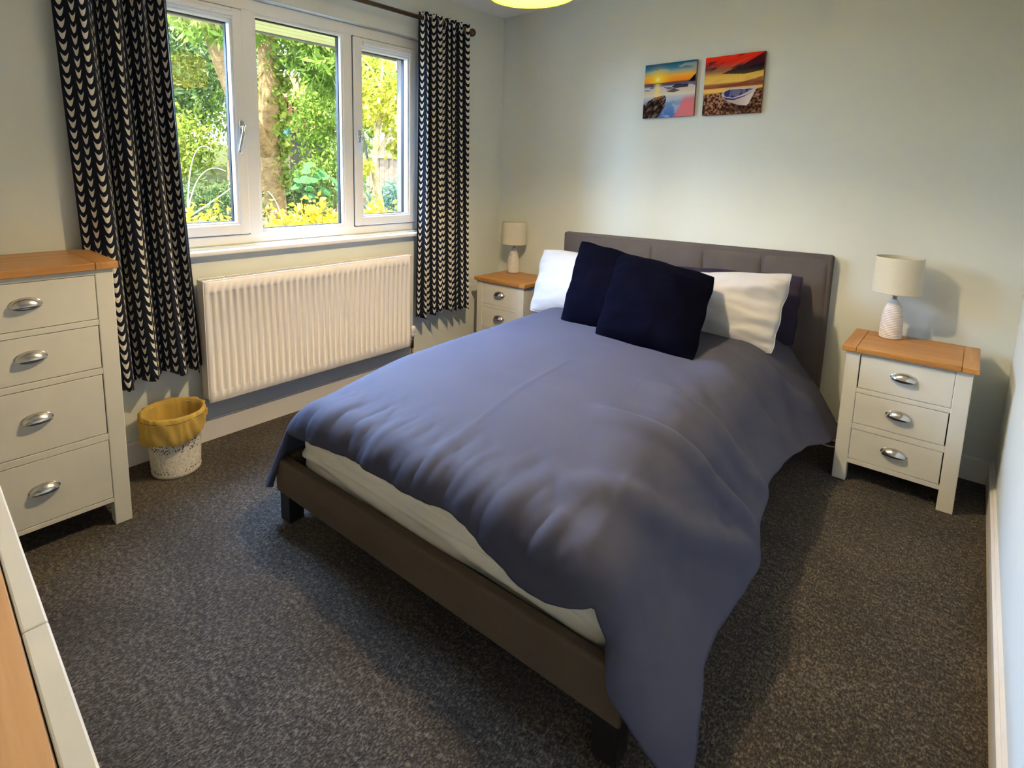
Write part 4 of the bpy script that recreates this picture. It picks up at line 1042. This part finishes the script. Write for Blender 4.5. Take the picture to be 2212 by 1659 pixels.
# dry arching twigs
t = empty('dry_twigs', (-2.2, -1.35, ground_z(-2.2)), 0, 'bleached arching twigs in the left window light', 'twigs')
m_twig = paint('bleached_twig', (0.72, 0.66, 0.50), 0.9, 0.1)
for a, b_, c_, d_ in (((-2.2, -1.45, 0.2), (-2.2, -1.45, 1.2), (-2.2, -1.4, 1.62), (-2.2, -1.20, 1.48)), ((-2.15, -1.50, 0.3), (-2.15, -1.5, 1.1), (-2.15, -1.35, 1.42), (-2.15, -1.12, 1.30)), ((-1.7, -1.62, 0.95), (-1.7, -1.5, 1.02), (-1.7, -1.35, 1.12), (-1.7, -1.2, 1.22)), ((-1.45, -0.98, 0.80), (-1.45, -0.98, 0.95), (-1.45, -1.02, 1.08), (-1.45, -1.10, 1.15))):
    branch('twig', bezier(a, b_, c_, d_, 10), [0.006]*6+[0.004]*5, m_twig, t, 6)

# fence of vertical boards
m_fence = paint('weathered_fence', (0.34, 0.27, 0.22), 0.9, 0.2, 14, 0.4, 50, 0.004, 0.1)
fen = empty('fence', (-6.4, 4.6, ground_z(-6.4)), 0, 'weathered vertical board fence in the right window light', 'fence')
for i in range(24):
    y = 3.0+i*0.125 - 4.6
    boxo('fence_board', m_fence, fen, -0.011+0.008*(i % 2), 0.011+0.008*(i % 2), y, y+0.118, 0.0, 1.50+0.01*math.sin(i*2.1), 0.003)
for z in (0.35, 1.15): boxo('fence_rail', m_fence, fen, 0.020, 0.055, -1.6, 1.4, z, z+0.07)
# neighbour's house with slate roof
hs = empty('house', (-10.5, 8.0, 0.9), 0, 'neighbouring house with grey slate roof at the upper right', 'house')
m_brick = paint('pale_render', (0.62, 0.55, 0.45), 0.9, 0.12, 8, 0.4, 60, 0.004)
m_slate = paint('grey_slate', (0.30, 0.33, 0.37), 0.55, 0.25, 9, 0.3, 60, 0.004, 0.5)
boxo('wall', m_brick, hs, -4.5, 0.0, -3.2, 4.5, -0.2, 2.55)
for i in range(13):
    x0 = 0.35-i*0.19; z0 = 2.45+i*0.165
    b = bmesh.new(); tlt = Matrix.Translation((x0, 0, z0)) @ Matrix.Rotation(0.72-0.06, 4, 'Y')
    box(b, -0.30, 0, -3.4, 4.7, -0.008, 0.010, 0.002)
    bmesh.ops.transform(b, matrix=tlt, verts=b.verts)
    obj('slate_course', b, m_slate, hs)
boxo('gutter', m_upvc, hs, 0.33, 0.45, -3.4, 4.7, 2.32, 2.42, 0.02)
boxo('window', m_upvc, hs, 0.0, 0.05, -0.4, 1.0, 0.9, 2.0)
# red brown slatted summerhouse and dark shed
sh = empty('summerhouse', (-8.2, 2.95, ground_z(-8.2)), 0, 'red brown slatted summerhouse glimpsed beside the ivy trunk', 'shed')
m_red = paint('red_brown_stain', (0.30, 0.12, 0.07), 0.8, 0.2, 10)
m_darkshed = paint('dark_shed', (0.05, 0.045, 0.04), 0.8, 0.2, 10)
boxo('wall', m_darkshed, sh, -1.2, 0.0, -0.8, 0.9, 0, 2.2)
for i in range(14): boxo('slat', m_red, sh, 0.0, 0.02, -0.8+i*0.122, -0.8+i*0.122+0.085, 1.45, 2.18)
b = bmesh.new(); vs = [b.verts.new(p) for p in ((0.2, -0.95, 2.15), (0.2, 1.05, 2.15), (-0.6, 1.05, 2.75), (-0.6, -0.95, 2.75), (-1.4, -0.95, 2.15), (-1.4, 1.05, 2.15))]
b.faces.new((vs[0], vs[1], vs[2], vs[3])); b.faces.new((vs[3], vs[2], vs[5], vs[4]))
o = obj('roof', b, m_red, sh); md = o.modifiers.new('thick', 'SOLIDIFY'); md.thickness = 0.05
t = empty('blue_barrel', (-5.2, 1.10, ground_z(-5.2)), 0, 'small blue barrel on a stand behind the ivy trunk', 'barrel')
m_blue = paint('faded_blue_plastic', (0.12, 0.36, 0.50), 0.6, 0.1)
obj('drum', lathe(bmesh.new(), [(0.0, 1.45), (0.10, 1.45), (0.115, 1.50), (0.118, 1.62), (0.115, 1.74), (0.10, 1.78), (0.0, 1.78)], 20), m_blue, t, True)
boxo('stand', m_fence, t, -0.07, 0.07, -0.07, 0.07, 0.0, 1.45)
